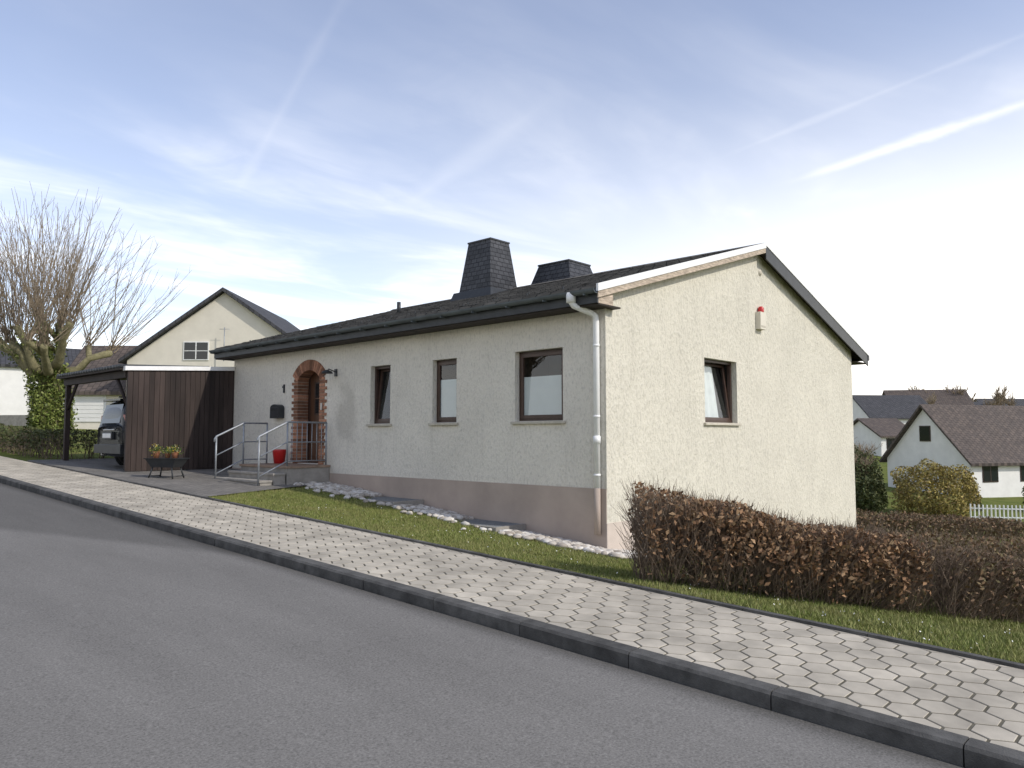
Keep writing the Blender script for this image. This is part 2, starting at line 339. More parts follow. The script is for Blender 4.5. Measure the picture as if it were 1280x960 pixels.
# hexagonal pavers
MT['paver']=M('paver_concrete',(.42,.38,.31),.9,.24,2.2,120,.3,.004,island=.12)
MT['joint']=M('paver_joint_sand',(.11,.10,.075),1,.3,10,100,.1)
strip('pavement',4.56,6.12,-12,60,.003,'joint')
a=.105; r_=a/math.cos(math.pi/6)
hexv=[];fs=[];k=0
row=0; x=4.56
while x<6.2:
    y=-8+(a if row%2 else 0)
    while y<48:
        jz=random.uniform(-.0008,.0008)
        top=[];mid=[];bot=[]
        for q in range(6):
            t=q*math.pi/3
            dx=math.cos(t)*r_; dy=math.sin(t)*r_
            for lst,s_,z_ in ((top,.90,.007),(mid,.92,.0045),(bot,.92,-.02)):
                px=min(max(x+dx*s_,4.562),6.118); py=y+dy*s_
                lst.append((px,py,float(sz(py))+z_+jz))
        if max(p[0] for p in top)-min(p[0] for p in top)>.02:
            hexv+=top+mid+bot; fs.append([k+i for i in range(6)])
            for j in range(6):
                j2=(j+1)%6; fs.append([k+j,k+6+j,k+6+j2,k+j2]); fs.append([k+6+j,k+12+j,k+12+j2,k+6+j2])
            k+=18
        y+=2*a
    x+=1.5*r_; row+=1
me=bpy.data.meshes.new('paving_stones')
me.from_pydata(hexv,[],fs); me.materials.append(MT['paver']); me.update()
o=bpy.data.objects.new('paving_stones',me); scene.collection.objects.link(o)
# driveway
MT['drive']=bricky('driveway_paving',(.17,.16,.145),(.21,.195,.175),(.09,.085,.075),1,.2,.1,.008,'roof',.9,.4,.2)
d=MB(); pts=[(6.19,13.0),(9.57,14.2),(9.57,23.4),(6.19,23.4)]
d.poly([(x,y,float(sz(y))+.02) for x,y in pts],'drive'); d.poly([(9.57,18.6,sz(18.6)+.02),(13.5,18.6,sz(18.6)+.02),(13.5,23.4,sz(23.4)+.02),(9.57,23.4,sz(23.4)+.02)],'drive'); d.build('driveway')

# ------------------------------------------------------------------ house
X0,Y0=9.58,6.87; X1,Y1=20.48,18.67
house=empty('bungalow_house')
EZ=3.85; EX=9.18; RX=15.03; SL=.294; RZ=EZ+SL*(RX-EX); BX=21.18
def roofz(x): return EZ+SL*(x-EX) if x<=RX else RZ-SL*(x-RX)
def wall(mb,P,a0,a1,z0,z1,holes,mat,depth=.2,revmat=None):
    A=sorted({a0,a1,*[h[0] for h in holes],*[h[1] for h in holes]}); Z=sorted({z0,z1,*[h[2] for h in holes],*[h[3] for h in holes]})
    for i in range(len(A)-1):
        for j in range(len(Z)-1):
            ac=(A[i]+A[i+1])/2; zc=(Z[j]+Z[j+1])/2
            if any(h[0]<ac<h[1] and h[2]<zc<h[3] for h in holes): continue
            mb.quad(P(A[i],0,Z[j]),P(A[i+1],0,Z[j]),P(A[i+1],0,Z[j+1]),P(A[i],0,Z[j+1]),mat)
    for (b0,b1,c0,c1) in holes:
        rm=revmat or mat
        mb.quad(P(b0,0,c0),P(b0,depth,c0),P(b0,depth,c1),P(b0,0,c1),rm)
        mb.quad(P(b1,0,c0),P(b1,depth,c0),P(b1,depth,c1),P(b1,0,c1),rm)
        mb.quad(P(b0,0,c0),P(b1,0,c0),P(b1,depth,c0),P(b0,depth,c0),rm)
        mb.quad(P(b0,0,c1),P(b1,0,c1),P(b1,depth,c1),P(b0,depth,c1),rm)
PF=lambda a,d,z:(X0+d,a,z)
PG=lambda a,d,z:(a,Y0+d,z)
SI,TO=1.85,3.04
W3=(7.72,8.77,SI,TO); W2=(10.23,10.90,SI,TO); W1=(12.18,12.84,SI,TO); DR=(14.67,15.58,.98,3.10)
WG=(12.68,13.97,SI,TO+.01)
PT=.79
w=MB(); wall(w,PF,Y0,Y1,PT,3.62,[W3,W2,W1,DR],'front')
w.build('wall_front',house)
w=MB(); wall(w,PG,X0,X1,-3.2,3.3,[WG],'gable')
w.poly([PG(X0,0,3.3),PG(X1,0,3.3),PG(X1,0,roofz(X1)-.06),PG(RX,0,RZ-.06),PG(X0,0,roofz(X0)-.06)],'gable')
w.build('wall_gable',house)
w=MB()
w.quad((X1,Y0,-3.2),(X1,Y1,-3.2),(X1,Y1,3.7),(X1,Y0,3.7),'gable')
w.poly([(X0,Y1,-3),(X1,Y1,-3),(X1,Y1,roofz(X1)-.06),(RX,Y1,RZ-.06),(X0,Y1,roofz(X0)-.06)],'front')
w.build('wall_rear',house)
w=MB(); w.box(X0-.012,X0+.3,Y0+.003,Y1,-1,PT,'plinth'); w.build('plinth_front',house)
w=MB(); w.box(X0-.014,X0+3.2,Y0-.014,Y0+.002,-3.2,.268,'plinth2'); w.build('plinth_gable',house)
w=MB(); w.box(X0-.006,X0+.03,Y0-.006,Y0+.03,PT+.002,3.6,'gable'); w.build('corner_bead',house)
# windows
def window(name,P,h,sill=True,film=0,tilt=0,curt=None,mull=False):
    b0,b1,c0,c1=h; m=MB()
    def bx(a0,a1,d0,d1,z0,z1,mt,sh=0):
        vs=[]
        for z in (z0,z1):
            s=sh*(z-c0)
            vs+=[P(a0,d0+s,z),P(a1,d0+s,z),P(a1,d1+s,z),P(a0,d1+s,z)]
        m.add(vs,[(0,3,2,1),(4,5,6,7),(0,1,5,4),(1,2,6,5),(2,3,7,6),(3,0,4,7)],mt)
    f=.055; D=.11
    bx(b0,b0+f,D,D+.07,c0,c1,'frame'); bx(b1-f,b1,D,D+.07,c0,c1,'frame')
    bx(b0+f,b1-f,D,D+.07,c0,c0+f,'frame'); bx(b0+f,b1-f,D,D+.07,c1-f,c1,'frame')
    g=.06; e=f-.012; a0,a1,z0,z1=b0+e,b1-e,c0+e,c1-e; D2=D-.018+ (0.02 if tilt else 0)
    bx(a0,a0+g,D2,D2+.05,z0,z1,'sash',tilt); bx(a1-g,a1,D2,D2+.05,z0,z1,'sash',tilt)
    bx(a0+g,a1-g,D2,D2+.05,z0,z0+g,'sash',tilt); bx(a0+g,a1-g,D2,D2+.05,z1-g,z1,'sash',tilt)
    o1=m.build(name+'_frame',house,.004)
    m=MB(); dd=D2+.025; s0=tilt*(z0+g-c0); s1=tilt*(z1-g-c0)
    m.quad(P(a0+g,dd+s0,z0+g),P(a1-g,dd+s0,z0+g),P(a1-g,dd+s1,z1-g),P(a0+g,dd+s1,z1-g),'glass')
    m.build(name+'_glass',house)
    m=MB()
    if film:
        zf=z0+g+(z1-z0-2*g)*film
        m.quad(P(a0+g,dd+.004,z0+g),P(a1-g,dd+.004,z0+g),P(a1-g,dd+.004,zf),P(a0+g,dd+.004,zf),'film')
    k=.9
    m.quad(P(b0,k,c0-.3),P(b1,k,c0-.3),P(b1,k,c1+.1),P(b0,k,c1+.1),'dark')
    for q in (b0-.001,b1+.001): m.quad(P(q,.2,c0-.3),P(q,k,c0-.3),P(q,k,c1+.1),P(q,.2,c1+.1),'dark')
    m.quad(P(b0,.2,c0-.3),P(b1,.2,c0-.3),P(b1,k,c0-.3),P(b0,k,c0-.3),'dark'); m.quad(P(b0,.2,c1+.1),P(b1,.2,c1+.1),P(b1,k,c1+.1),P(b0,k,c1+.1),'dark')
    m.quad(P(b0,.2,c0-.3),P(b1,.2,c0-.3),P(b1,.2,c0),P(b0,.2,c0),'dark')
    if curt:
        n=24
        for (ca0,ca1,cb1,cz0,cz1) in curt:   # ca1 = right edge at the top, cb1 = at the bottom
            vs=[]
            for i in range(n+1):
                t=i/n; dd_=.28+.014*math.sin(t*28)
                vs+= [P(ca0+(cb1-ca0)*t,dd_,cz0),P(ca0+(ca1-ca0)*t,dd_,cz1)]
            m.add(vs,[(2*i,2*i+2,2*i+3,2*i+1) for i in range(n)],'curtain',True)
    m.build(name+'_interior',house)
    if sill:
        m=MB(); bx2=(b0-.06,b1+.06)
        vs=[P(bx2[0],-.055,c0-.05),P(bx2[1],-.055,c0-.05),P(bx2[1],.12,c0-.05),P(bx2[0],.12,c0-.05),P(bx2[0],-.055,c0-.008),P(bx2[1],-.055,c0-.008),P(bx2[1],.12,c0+.004),P(bx2[0],.12,c0+.004)]
        m.add(vs,[(0,3,2,1),(4,5,6,7),(0,1,5,4),(1,2,6,5),(2,3,7,6),(3,0,4,7)],'sill'); m.build(name+'_sill',house,.004)
window('window_living',PF,W3,film=.66)
window('window_kitchen',PF,W2,film=.72)
window('window_bath',PF,W1,tilt=.10,curt=[(12.1,12.42,12.55,SI,TO)])
window('window_gable',PG,WG,tilt=.12,curt=[(12.6,13.45,13.80,SI-.1,TO)])
# roof
fnY=lambda p,a:(p[0],a,p[1])
T=.11
r=MB()
r.prism([(EX,EZ),(RX,RZ),(RX,RZ-T),(EX,EZ-T)],fnY,Y0-.16,Y1+.30,'roof'); r.build('roof_front_slope',house)
r=MB(); r.prism([(RX+.0,RZ),(BX,roofz(BX)),(BX,roofz(BX)-T),(RX,RZ-T)],fnY,Y0-.16,Y1+.30,'roof'); r.build('roof_back_slope',house)
r=MB(); x=EX+.02
while x<RX-.3:
    yy=Y0-.155
    while yy<Y1+.29:
        L_=random.uniform(.26,.34); hgt=random.uniform(.012,.024); y2=min(yy+L_,Y1+.295)
        r.add([(x,yy,roofz(x)+hgt),(x,y2-.006,roofz(x)+hgt),(x+.26,y2-.006,roofz(x+.26)+.002),(x+.26,yy,roofz(x+.26)+.002),(x,yy,roofz(x)-.002),(x,y2-.006,roofz(x)-.002)],[(0,1,2,3),(4,5,1,0)],'roof')
        yy+=L_
    x+=.25
r.build('roof_shingles',house)
r=MB()
ycap=Y0-.17
while ycap<Y1+.3:
    r.prism([(RX-.14,RZ-.015),(RX-.03,RZ+.04),(RX+.03,RZ+.04),(RX+.14,RZ-.015)],fnY,ycap,min(ycap+.40,Y1+.31),'roof'); ycap+=.403
r.build('ridge_tiles',house)
r=MB()
r.box(EX-.012,EX+.02,Y0-.15,Y1+.29,3.60,EZ-.02,'fas'); r.box(EX+.02,X0+.2,Y0-.15,Y1+.29,3.575,3.60,'soffit')
r.box(EX+.0,X0,Y0-.149,Y0-.12,3.60,3.86,'oldwood')
r.build('eave_fascia',house)
r=MB(); n=8
prof=[(EX-.075+.07*math.cos(math.pi+i*math.pi/n),3.80+.07*math.sin(math.pi+i*math.pi/n)) for i in range(n+1)]+[(EX-.075+.062*math.cos(-i*math.pi/n),3.80+.062*math.sin(-i*math.pi/n)) for i in range(n+1)]
r.prism(prof,fnY,Y0-.18,Y1+.32,'gut')
yy=Y0
while yy<Y1+.3:
    r.box(EX-.15,EX-.0,yy,yy+.02,3.71,3.735,'gut'); yy+=.8
r.build('gutter',house)
r=MB()
for rr in range(2):
    yy=Y0+.2+rr*.4
    while yy<Y1:
        xx=EX+.6+rr*.5; r.box(xx,xx+.03,yy,yy+.02,roofz(xx)+.001,roofz(xx)+.05,'black'); yy+=.8
r.tube([(12.2,15.2,roofz(12.2)-.05),(12.2,15.2,roofz(12.2)+.28)],.05,'black',12)
r.build('snow_guards',house)
# verge
r=MB()
def vb(x0,x1,t,b,y0,y1,m): r.prism([(x0,roofz(x0)+t),(x1,roofz(x1)+t),(x1,roofz(x1)+b),(x0,roofz(x0)+b)],fnY,y0,y1,m)
vb(EX-.05,RX-.001,.045,-.07,Y0-.20,Y0-.161,'whitem')
vb(EX-.03,RX-.001,-.072,-.17,Y0-.185,Y0-.163,'oldwood')
vb(RX+.001,BX+.05,.035,-.02,Y0-.20,Y0-.161,'whitem')
vb(RX+.001,BX+.03,-.022,-.30,Y0-.19,Y0-.163,'black')
vb(RX,BX,-.115,-.15,Y0-.16,Y0-.002,'soffit'); vb(EX,RX,-.115,-.15,Y0-.16,Y0-.002,'oldwood')
r.build('verge_boards',house)
r=MB(); r.box(BX-.01,BX+.1,Y0-.2,Y1+.3,3.6,3.74,'black'); r.box(X1,BX,Y0-.15,Y1,3.50,3.53,'soffit'); r.build('rear_eave',house)
# chimneys
r=MB(); cx=RX-.45; cy=Y0+7.45
r.frustum(cx,cy,RZ-.6,RZ+1.25,.60,.66,.36,.42,'slate'); r.frustum(cx,cy,RZ+1.25,RZ+1.29,.38,.44,.38,.44,'black'); r.frustum(cx,cy,RZ+1.29,RZ+1.33,.28,.34,.25,.3,'conc')
r.frustum(cx,cy,roofz(cx-.7)-.02,roofz(cx)+.02,.72,.78,.64,.70,'black'); r.build('chimney_tall',house)
r=MB(); cx=RX+.9; cy=Y0+5.9
r.frustum(cx,cy,RZ-.6,RZ+.62,.82,.90,.46,.52,'slate'); r.frustum(cx,cy,RZ+.62,RZ+.66,.48,.54,.48,.54,'black'); r.frustum(cx,cy,RZ+.66,RZ+.70,.3,.36,.3,.36,'conc'); r.build('chimney_low',house)
# downpipe
r=MB(); pts=[(EX-.075,7.17,3.76),(EX-.075,7.17,3.66),(EX-.04,7.15,3.60),(X0-.14,7.03,3.50),(X0-.08,7.0,3.46),(X0-.065,7.0,3.38),(X0-.065,7.0,.80)]
r.tube(pts,.050,'pipe',14); r.tube([(EX-.075,7.17,3.79),(EX-.075,7.17,3.64)],.075,'pipe',14)
for z in (3.0,1.9,1.0): r.tube([(X0-.065,7.0,z-.015),(X0-.065,7.0,z+.015)],.056,'pipe',14)
r.tube([(X0-.067,7.0,1.60),(X0-.067,7.0,1.48)],.059,'pipe',14)
r.tube([(X0-.067,7.0,.80),(X0-.067,7.0,.1)],.050,'plinth',14)
r.build('downpipe',house)
# brick door surround
r=MB(); yc=(DR[0]+DR[1])/2; hw=(DR[1]-DR[0])/2; R=.6175; cz=DR[3]-R
z=PT+.02; i=0
while z<2.88:
    for sgn in (-1,1):
        wd=.25 if i%2 else .16
        y_a=yc+sgn*hw; y_b=yc+sgn*(hw+wd)
        r.box(X0-.028,X0+.26,y_a-sgn*.012,y_b,z,z+.062,'brick')
    z+=.073; i+=1
na=17; am=math.asin(hw/R)+.10
for i in range(na):
    t0=-am+2*am*i/na+.008; t1=-am+2*am*(i+1)/na-.008
    ri,ro=R-.005,R+.24
    vs=[]
    for x in (X0-.03,X0+.26):
        for (rr,t) in ((ri,t0),(ro,t0),(ro,t1),(ri,t1)):
            vs.append((x,yc+rr*math.sin(t),cz+rr*math.cos(t)))
    r.add(vs,[(0,1,2,3),(7,6,5,4),(0,4,5,1),(1,5,6,2),(2,6,7,3),(3,7,4,0)],'brick')
r.build('door_brick_surround',house,.004)
r=MB()
for sgn in (-1,1):
    ya,yb=sorted((yc+sgn*(hw-.004),yc+sgn*(hw+.155))); r.box(X0-.014,X0+.25,ya,yb,PT+.01,2.9,'mortar')
n=24; prof=[(yc+(R)*math.sin(-am+2*am*i/n),cz+R*math.cos(-am+2*am*i/n)) for i in range(n+1)]+[(yc+(R+.235)*math.sin(am-2*am*i/n),cz+(R+.235)*math.cos(am-2*am*i/n)) for i in range(n+1)]
fs=[];vs=[]
for x in (X0-.016,X0+.24):
    for p in prof: vs.append((x,p[0],p[1]))
m2=len(prof)
for i in range(n):
    fs.append((i,i+1,m2-2-i,m2-1-i)); fs.append((i,i+1,m2+i+1,m2+i)); 
r.add(vs,fs,'mortar'); r.build('door_mortar',house)
# door leaf
r=MB(); dx=X0+.27
r.box(dx,dx+.05,DR[0],DR[0]+.07,.98,3.2,'frame'); r.box(dx,dx+.05,DR[1]-.07,DR[1],.98,3.2,'frame')
r.box(dx+.01,dx+.05,DR[0]+.07,DR[1]-.07,.98,3.2,'door')
for (za,zb) in ((1.12,1.75),(1.85,1.95)):
    r.box(dx-.006,dx+.012,DR[0]+.17,DR[1]-.17,za,zb,'door')
r.box(dx-.004,dx+.011,yc-.2,yc+.2,2.08,2.85,'frame'); r.box(dx-.008,dx+.006,yc-.16,yc+.16,2.12,2.81,'carglass')
r.box(dx-.012,dx-.006,yc-.012,yc+.012,2.12,2.81,'door'); r.box(dx-.012,dx-.006,yc-.16,yc+.16,2.45,2.475,'door')
r.tube([(dx-.05,DR[0]+.14,2.0),(dx-.05,DR[0]+.25,2.0)],.012,'chrome',8)
r.build('front_door',house,.003)
# landing and steps
LY0,LY1=14.25,16.2; LX=X0-1.05; LZ=.97
r=MB(); r.box(LX,X0-.013,LY0,LY1,.3,LZ-.05,'conc'); r.box(LX-.03,X0-.0125,LY0-.03,LY1+.03,LZ-.05,LZ,'tile'); 
for i in range(2):
    zt=LZ-.17*(i+1)*.82; xa=LX-.3*(i+1)
    r.box(xa,LX-.3*i-.031,LY0+.02,LY1-.02,.3,zt-.045,'conc'); r.box(xa-.025,LX-.3*i-.0305,LY0,LY1,zt-.045,zt,'conc')
r.build('entrance_steps',house,.006)
# railing
r=MB(); 
def rail(Y,levelpart):
    zt=LZ+.92; xs_=LX-.62
    g0=float(sz(Y))+.02
    top=[(X0-.08,Y,zt),(LX+.02,Y,zt),(xs_,Y,zt-.30),(xs_-.04,Y,zt-.36),(xs_-.04,Y,zt-.42)]
    if not levelpart: top[0]=(X0-.45,Y,zt)
    r.tube(top,.021,'steel',10)
    r.tube([(top[0][0],Y,LZ+.5),(LX+.02,Y,LZ+.5),(xs_,Y,LZ+.2)],.014,'steel',8)
    r.tube([(top[0][0],Y,LZ+.1),(LX+.02,Y,LZ+.1),(xs_,Y,LZ-.2)],.014,'steel',8)
    for x,zl in ((top[0][0],LZ),(LX+.02,LZ),(xs_,g0)): 
        zz=zt if x>LX else zt-.30
        r.tube([(x,Y,zl),(x,Y,zz)],.020,'steel',10)
    if levelpart:
        x=top[0][0]-.12
        while x>LX+.08: r.tube([(x,Y,LZ+.1),(x,Y,zt)],.008,'steel',6); x-=.12
rail(LY0+.05,True); rail(LY1-.05,False)
r.build('stair_railing',house)
# mailbox etc
r=MB(); yb=Y0+9.49; n=10
prof=[(yb-.19,2.02),(yb+.19,2.02),(yb+.19,2.26)]+[(yb+.19*math.cos(math.pi*i/n),2.26+.09*math.sin(math.pi*i/n)) for i in range(1,n)]+[(yb-.19,2.26)]
r.prism(prof,lambda p,a:(a,p[0],p[1]),X0-.17,X0-.002,'black'); r.box(X0-.185,X0-.168,yb-.16,yb+.16,2.22,2.27,'black'); r.build('letterbox',house,.008)
r=MB(); r.box(X0-.02,X0-.001,Y0+9.30,Y0+9.36,2.62,2.82,'black'); r.box(X0-.02,X0-.001,Y0+9.36,Y0+9.40,2.74,2.78,'black'); r.build('house_number',house)
r=MB(); yl=Y0+7.2; r.box(X0-.03,X0-.001,yl-.04,yl+.04,2.90,3.06,'black'); r.tube([(X0-.03,yl,3.0),(X0-.2,yl,3.05),(X0-.24,yl,3.0)],.012,'black',8)
r.tube([(X0-.24,yl,3.03),(X0-.24,yl,3.0),(X0-.24,yl,2.95)],[.02,.10,.13],'black',16); r.build('wall_lamp',house)
r=MB(); r.box(X0-.05,X0-.03,DR[0]-.13,DR[0]-.07,2.18,2.33,'chrome'); r.build('door_bell',house)
# alarm box
r=MB(); ax=X0+5.42; r.box(ax-.13,ax+.13,Y0-.11,Y0-.001,3.80,4.16,'cream'); r.box(ax-.1,ax+.1,Y0-.115,Y0-.11,3.84,3.88,'sill')
r.tube([(ax,Y0-.06,4.16),(ax,Y0-.06,4.25),(ax,Y0-.06,4.28)],[.06,.06,.035],'red',14); r.build('alarm_siren',house,.006)
r=MB(); r.cyl((ax+.12,Y0-.004,5.02),(0,1,0),.07,.02,'cream',20); r.cyl((ax+.12,Y0-.016,5.02),(0,1,0),.05,.004,'sill',20); r.build('gable_vent',house)
# flower pot on landing
r=MB(); px,py=X0-.3,15.85
r.tube([(px,py,LZ),(px,py,LZ+.28),(px,py,LZ+.32)],[.12,.155,.165],'red',16); r.build('flower_pot')
# light wells
for (ya,yb2) in ((8.5,9.7),(11.1,12.3)):
    r=MB(); xa,xb=X0-.75,X0-.02; zz=float(H(X0-.4,(ya+yb2)/2))+.07
    r.box(xa,xa+.06,ya,yb2,zz-.3,zz,'conc'); r.box(xa+.06,xb,ya,ya+.06,zz-.3,zz,'conc'); r.box(xa+.06,xb,yb2-.06,yb2,zz-.3,zz,'conc')
    r.box(xa+.06,xb,ya+.06,yb2-.06,zz-.3,zz-.26,'dark')
    y=ya+.08
    while y<yb2-.06: r.box(xa+.06,xb,y,y+.008,zz-.035,zz-.005,'steel'); y+=.03
    x=xa+.1
    while x<xb: r.box(x,x+.008,ya+.06,yb2-.06,zz-.034,zz-.006,'steel'); x+=.1
    r.build('light_well_grate')
# pebbles
def icos():
    t=(1+5**.5)/2; v=np.array([(-1,t,0),(1,t,0),(-1,-t,0),(1,-t,0),(0,-1,t),(0,1,t),(0,-1,-t),(0,1,-t),(t,0,-1),(t,0,1),(-t,0,-1),(-t,0,1)],float); v/=np.linalg.norm(v[0])
    f=[(0,11,5),(0,5,1),(0,1,7),(0,7,10),(0,10,11),(1,5,9),(5,11,4),(11,10,2),(10,7,6),(7,1,8),(3,9,4),(3,4,2),(3,2,6),(3,6,8),(3,8,9),(4,9,5),(2,4,11),(6,2,10),(8,6,7),(9,8,1)]
    vs=list(map(tuple,v)); cache={}; nf=[]
    def mid(a,b):
        k=(min(a,b),max(a,b))
        if k not in cache:
            m=(np.array(vs[a])+np.array(vs[b])); m/=np.linalg.norm(m); cache[k]=len(vs); vs.append(tuple(m))
        return cache[k]
    for a,b,c in f:
        x,y,z=mid(a,b),mid(b,c),mid(c,a); nf+=[(a,x,z),(b,y,x),(c,z,y),(x,y,z)]
    return np.array(vs),np.array(nf)
IV,IF=icos()
def stones(name,x,y,size,mat='pebble'):
    n=len(x); z=H(x,y)
    s=size[:,None]*np.stack([1+.5*rng.random(n),.8+.4*rng.random(n),.5+.3*rng.random(n)],1)
    ang=rng.random(n)*6.28; c,si=np.cos(ang),np.sin(ang)
    P=IV[None]*s[:,None]; P=P*(1+.12*rng.normal(size=P.shape[:2]))[...,None]
    Q=np.stack([P[...,0]*c[:,None]-P[...,1]*si[:,None],P[...,0]*si[:,None]+P[...,1]*c[:,None],P[...,2]],-1)+np.stack([x,y,z+size*.3+.02],1)[:,None]
    f=(IF[None]+np.arange(n)[:,None,None]*len(IV)).reshape(-1,3)
    o=mesh_np(name,Q.reshape(-1,3),f,mat); o.data.polygons.foreach_set('use_smooth',[True]*len(f)); return o
n=3000; y=rng.uniform(6.2,14.2,n); x=9.52-np.abs(rng.normal(0,.33,n)); x=np.where(y<6.87,9.5+rng.uniform(-.6,1.0,n),x)
keep=~(((y>8.45)&(y<9.75)|(y>11.05)&(y<12.35))&(x>8.8)); stones('pebble_strip',x[keep],y[keep],rng.uniform(.025,.07,keep.sum()))

# ------------------------------------------------------------------ carport
cp=empty('carport'); CY0,CY1=18.69,22.96; CX0,CX1=6.94,13.0
r=MB(); x=CX0
def ctop(x): return 3.13+(x-CX0)*.06
while x<X0-.02:
    x2=min(x+.116,X0-.015); r.prism([(x,float(sz(18.7))+.03),(x2,float(sz(18.7))+.03),(x2,ctop(x2)),(x,ctop(x))],lambda p,a:(p[0],a,p[1]),CY0-.06+random.uniform(0,.006),CY0-.03,'board'); x+=.124
r.build('side_cladding',cp)
r=MB(); r.box(CX0+.005,X0-.02,CY0-.029,CY0+.04,.8,3.1,'board')
r.prism([(CX0-.08,ctop(CX0)+.0),(X0-.02,ctop(X0)),(X0-.02,ctop(X0)+.10),(CX0-.08,ctop(CX0)+.10)],lambda p,a:(p[0],a,p[1]),CY0-.10,CY0+.05,'whitem')
r.build('side_frame',cp)
r=MB()
r.prism([(CX0-.15,ctop(CX0)+.02),(CX1,ctop(X0)+.1),(CX1,ctop(X0)+.17),(CX0-.15,ctop(CX0)+.11)],lambda p,a:(p[0],a,p[1]),CY0+.05,CY1+.3,'soffit')
yy=CY0+.06
while yy<CY1+.2: r.tube([(CX0-.18,yy,ctop(CX0)+.10),(CX0+2,yy,ctop(CX0)+.2)],.045,'fas',8); yy+=.18
r.box(CX0-.02,CX0+.10,CY0+.05,CY1+.1,ctop(CX0)-.16,ctop(CX0)+.01,'board')
for yb_ in (CY1-.1,): 
    r.box(CX0,CX0+.12,yb_,yb_+.12,float(sz(yb_)),ctop(CX0)-.16,'board'); r.box(CX1-.6,CX1-.48,yb_,yb_+.12,float(sz(yb_)),3.2,'board')
r.tube([(CX0+.05,CY1-.06,2.3),(CX0+.05,CY1-.75,3.0)],.045,'board',4)
r.tube([(CX0+.05,CY0+.05,2.3),(CX0+.05,CY0+.75,3.0)],.045,'board',4)
r.box(CX1-.5,CX1-.45,CY0,CY1,.8,3.2,'board')
r.build('carport_roof',cp)

# ------------------------------------------------------------------ car (SUV) rear toward street, -X is rear
def car(loc,rot=0):
    c=empty('parked_car',loc,rot)
    r=MB(); W=.90
    S=[(0.00,.80,.78,.60,.42,.98,1.02),(.05,.87,.86,.64,.32,1.05,1.45),(.16,.90,.89,.68,.28,1.08,1.66),(.45,.90,.90,.70,.24,1.08,1.74),(1.4,.91,.90,.71,.24,1.06,1.76),(2.4,.91,.90,.70,.24,1.04,1.74),(2.95,.91,.89,.66,.24,1.03,1.60),(3.45,.91,.87,.60,.24,1.02,1.14),(4.1,.89,.80,.55,.26,.92,1.0),(4.45,.82,.70,.5,.32,.78,.84)]
    vs=[]
    for (x,wl,wb,wr,zb,zm,zt) in S:
        half=[(0,zb),(wl*.8,zb),(wl,zb+.12),(W if wl>.85 else wl,(zb+zm)/2),(wb,zm),(wr+.04*(zt-zm>.2),zm+(zt-zm)*.8),(wr*.8,zt)]
        ring=half+[( -y,z) for y,z in reversed(half[1:])]
        vs+=[(x,y,z) for y,z in ring]
    k=13; fs=[]
    for i in range(len(S)-1):
        for j in range(k): fs.append((i*k+j,i*k+(j+1)%k,(i+1)*k+(j+1)%k,(i+1)*k+j))
    fs.append(tuple(range(k))); fs.append(tuple((len(S)-1)*k+j for j in reversed(range(k))))
    r.add(vs,fs,'carp',True); o=r.build('body',c); b=o.modifiers.new('s','SUBSURF'); b.levels=1; b.render_levels=2
    r=MB()
    r.add([(.0,-.60,1.10),(.0,.60,1.10),(.1,.55,1.56),(.1,-.55,1.56)],[(0,1,2,3)],'carglass')
    for s in (-1,1):
        r.add([(.03,s*.66,.86),(.05,s*.82,.86),(.07,s*.80,1.30),(.05,s*.67,1.30),(.22,s*.66,.86),(.22,s*.875,.86),(.24,s*.84,1.30),(.24,s*.67,1.30)],[(0,1,2,3),(4,7,6,5),(0,4,5,1),(1,5,6,2),(2,6,7,3),(3,7,4,0)],'tail')
        r.add([(.35,s*.905,1.12),(2.9,s*.90,1.10),(2.6,s*.76,1.6),(.5,s*.77,1.62)],[(0,1,2,3)],'carglass')
        r.box(.4,2.4,s*.60,s*.63,1.76,1.80,'chrome')
    r.box(-.06,.25,-.86,.86,.36,.58,'black'); r.box(-.075,-.06,-.26,.26,.74,.85,'plate'); r.box(-.065,-.0,-.3,.3,.70,.89,'black')
    r.box(-.03,.0,-.35,.35,.92,.95,'chrome'); r.box(.02,.2,-.55,.55,1.64,1.69,'carp')
    r.tube([(-.02,.45,.33),(.2,.45,.33)],.035,'chrome',10)
    r.build('rear_details',c,.012)
    r=MB()
    for x in (.85,3.55):
        for s in (-1,1):
            r.cyl((x,s*.80,.345),(0,1,0),.345,.23,'rubber',32); r.cyl((x,s*.912,.345),(0,1,0),.23,.02,'chrome',24); r.cyl((x,s*.90,.345),(0,1,0),.40,.03,'black',32)
            r.cyl((x,s*.925,.345),(0,1,0),.06,.02,'black',12)
    r.build('wheels',c)
    return c
car((7.02,19.88,float(sz(19.8))+.02))

# ------------------------------------------------------------------ planter trough with pots beside the drive
wb=empty('planter_stand',(7.1,16.75,float(sz(16.75))+.02),math.radians(118)); wb.scale=(.9,.9,.9)
r=MB(); r.frustum(0,0,.26,.46,.30,.17,.42,.24,'black'); r.frustum(0,0,.455,.48,.44,.26,.45,.27,'black')
for sx in (-1,1):
    for s in (-1,1): r.tube([(sx*.26,s*.15,.28),(sx*.34,s*.20,0)],.018,'black',8)
r.tube([(-.34,-.2,.05),(-.34,.2,.05)],.012,'black',6); r.tube([(.34,-.2,.05),(.34,.2,.05)],.012,'black',6)
for (x,y,s) in ((-.25,.03,1),(.02,-.05,.85),(.27,.04,1.05)): r.tube([(x,y,.48),(x,y,.48+.13*s),(x,y,.48+.15*s)],[.055*s,.08*s,.085*s],'terra',14)
r.build('stand',wb)
cs=[]
for (x,y,s) in ((-.25,.03,1),(.02,-.05,.85),(.27,.04,1.05)): cs.append(np.array([x,y,.48+.2*s])+rng.normal(0,1,(260,3))*np.array([.065,.065,.05])*s)
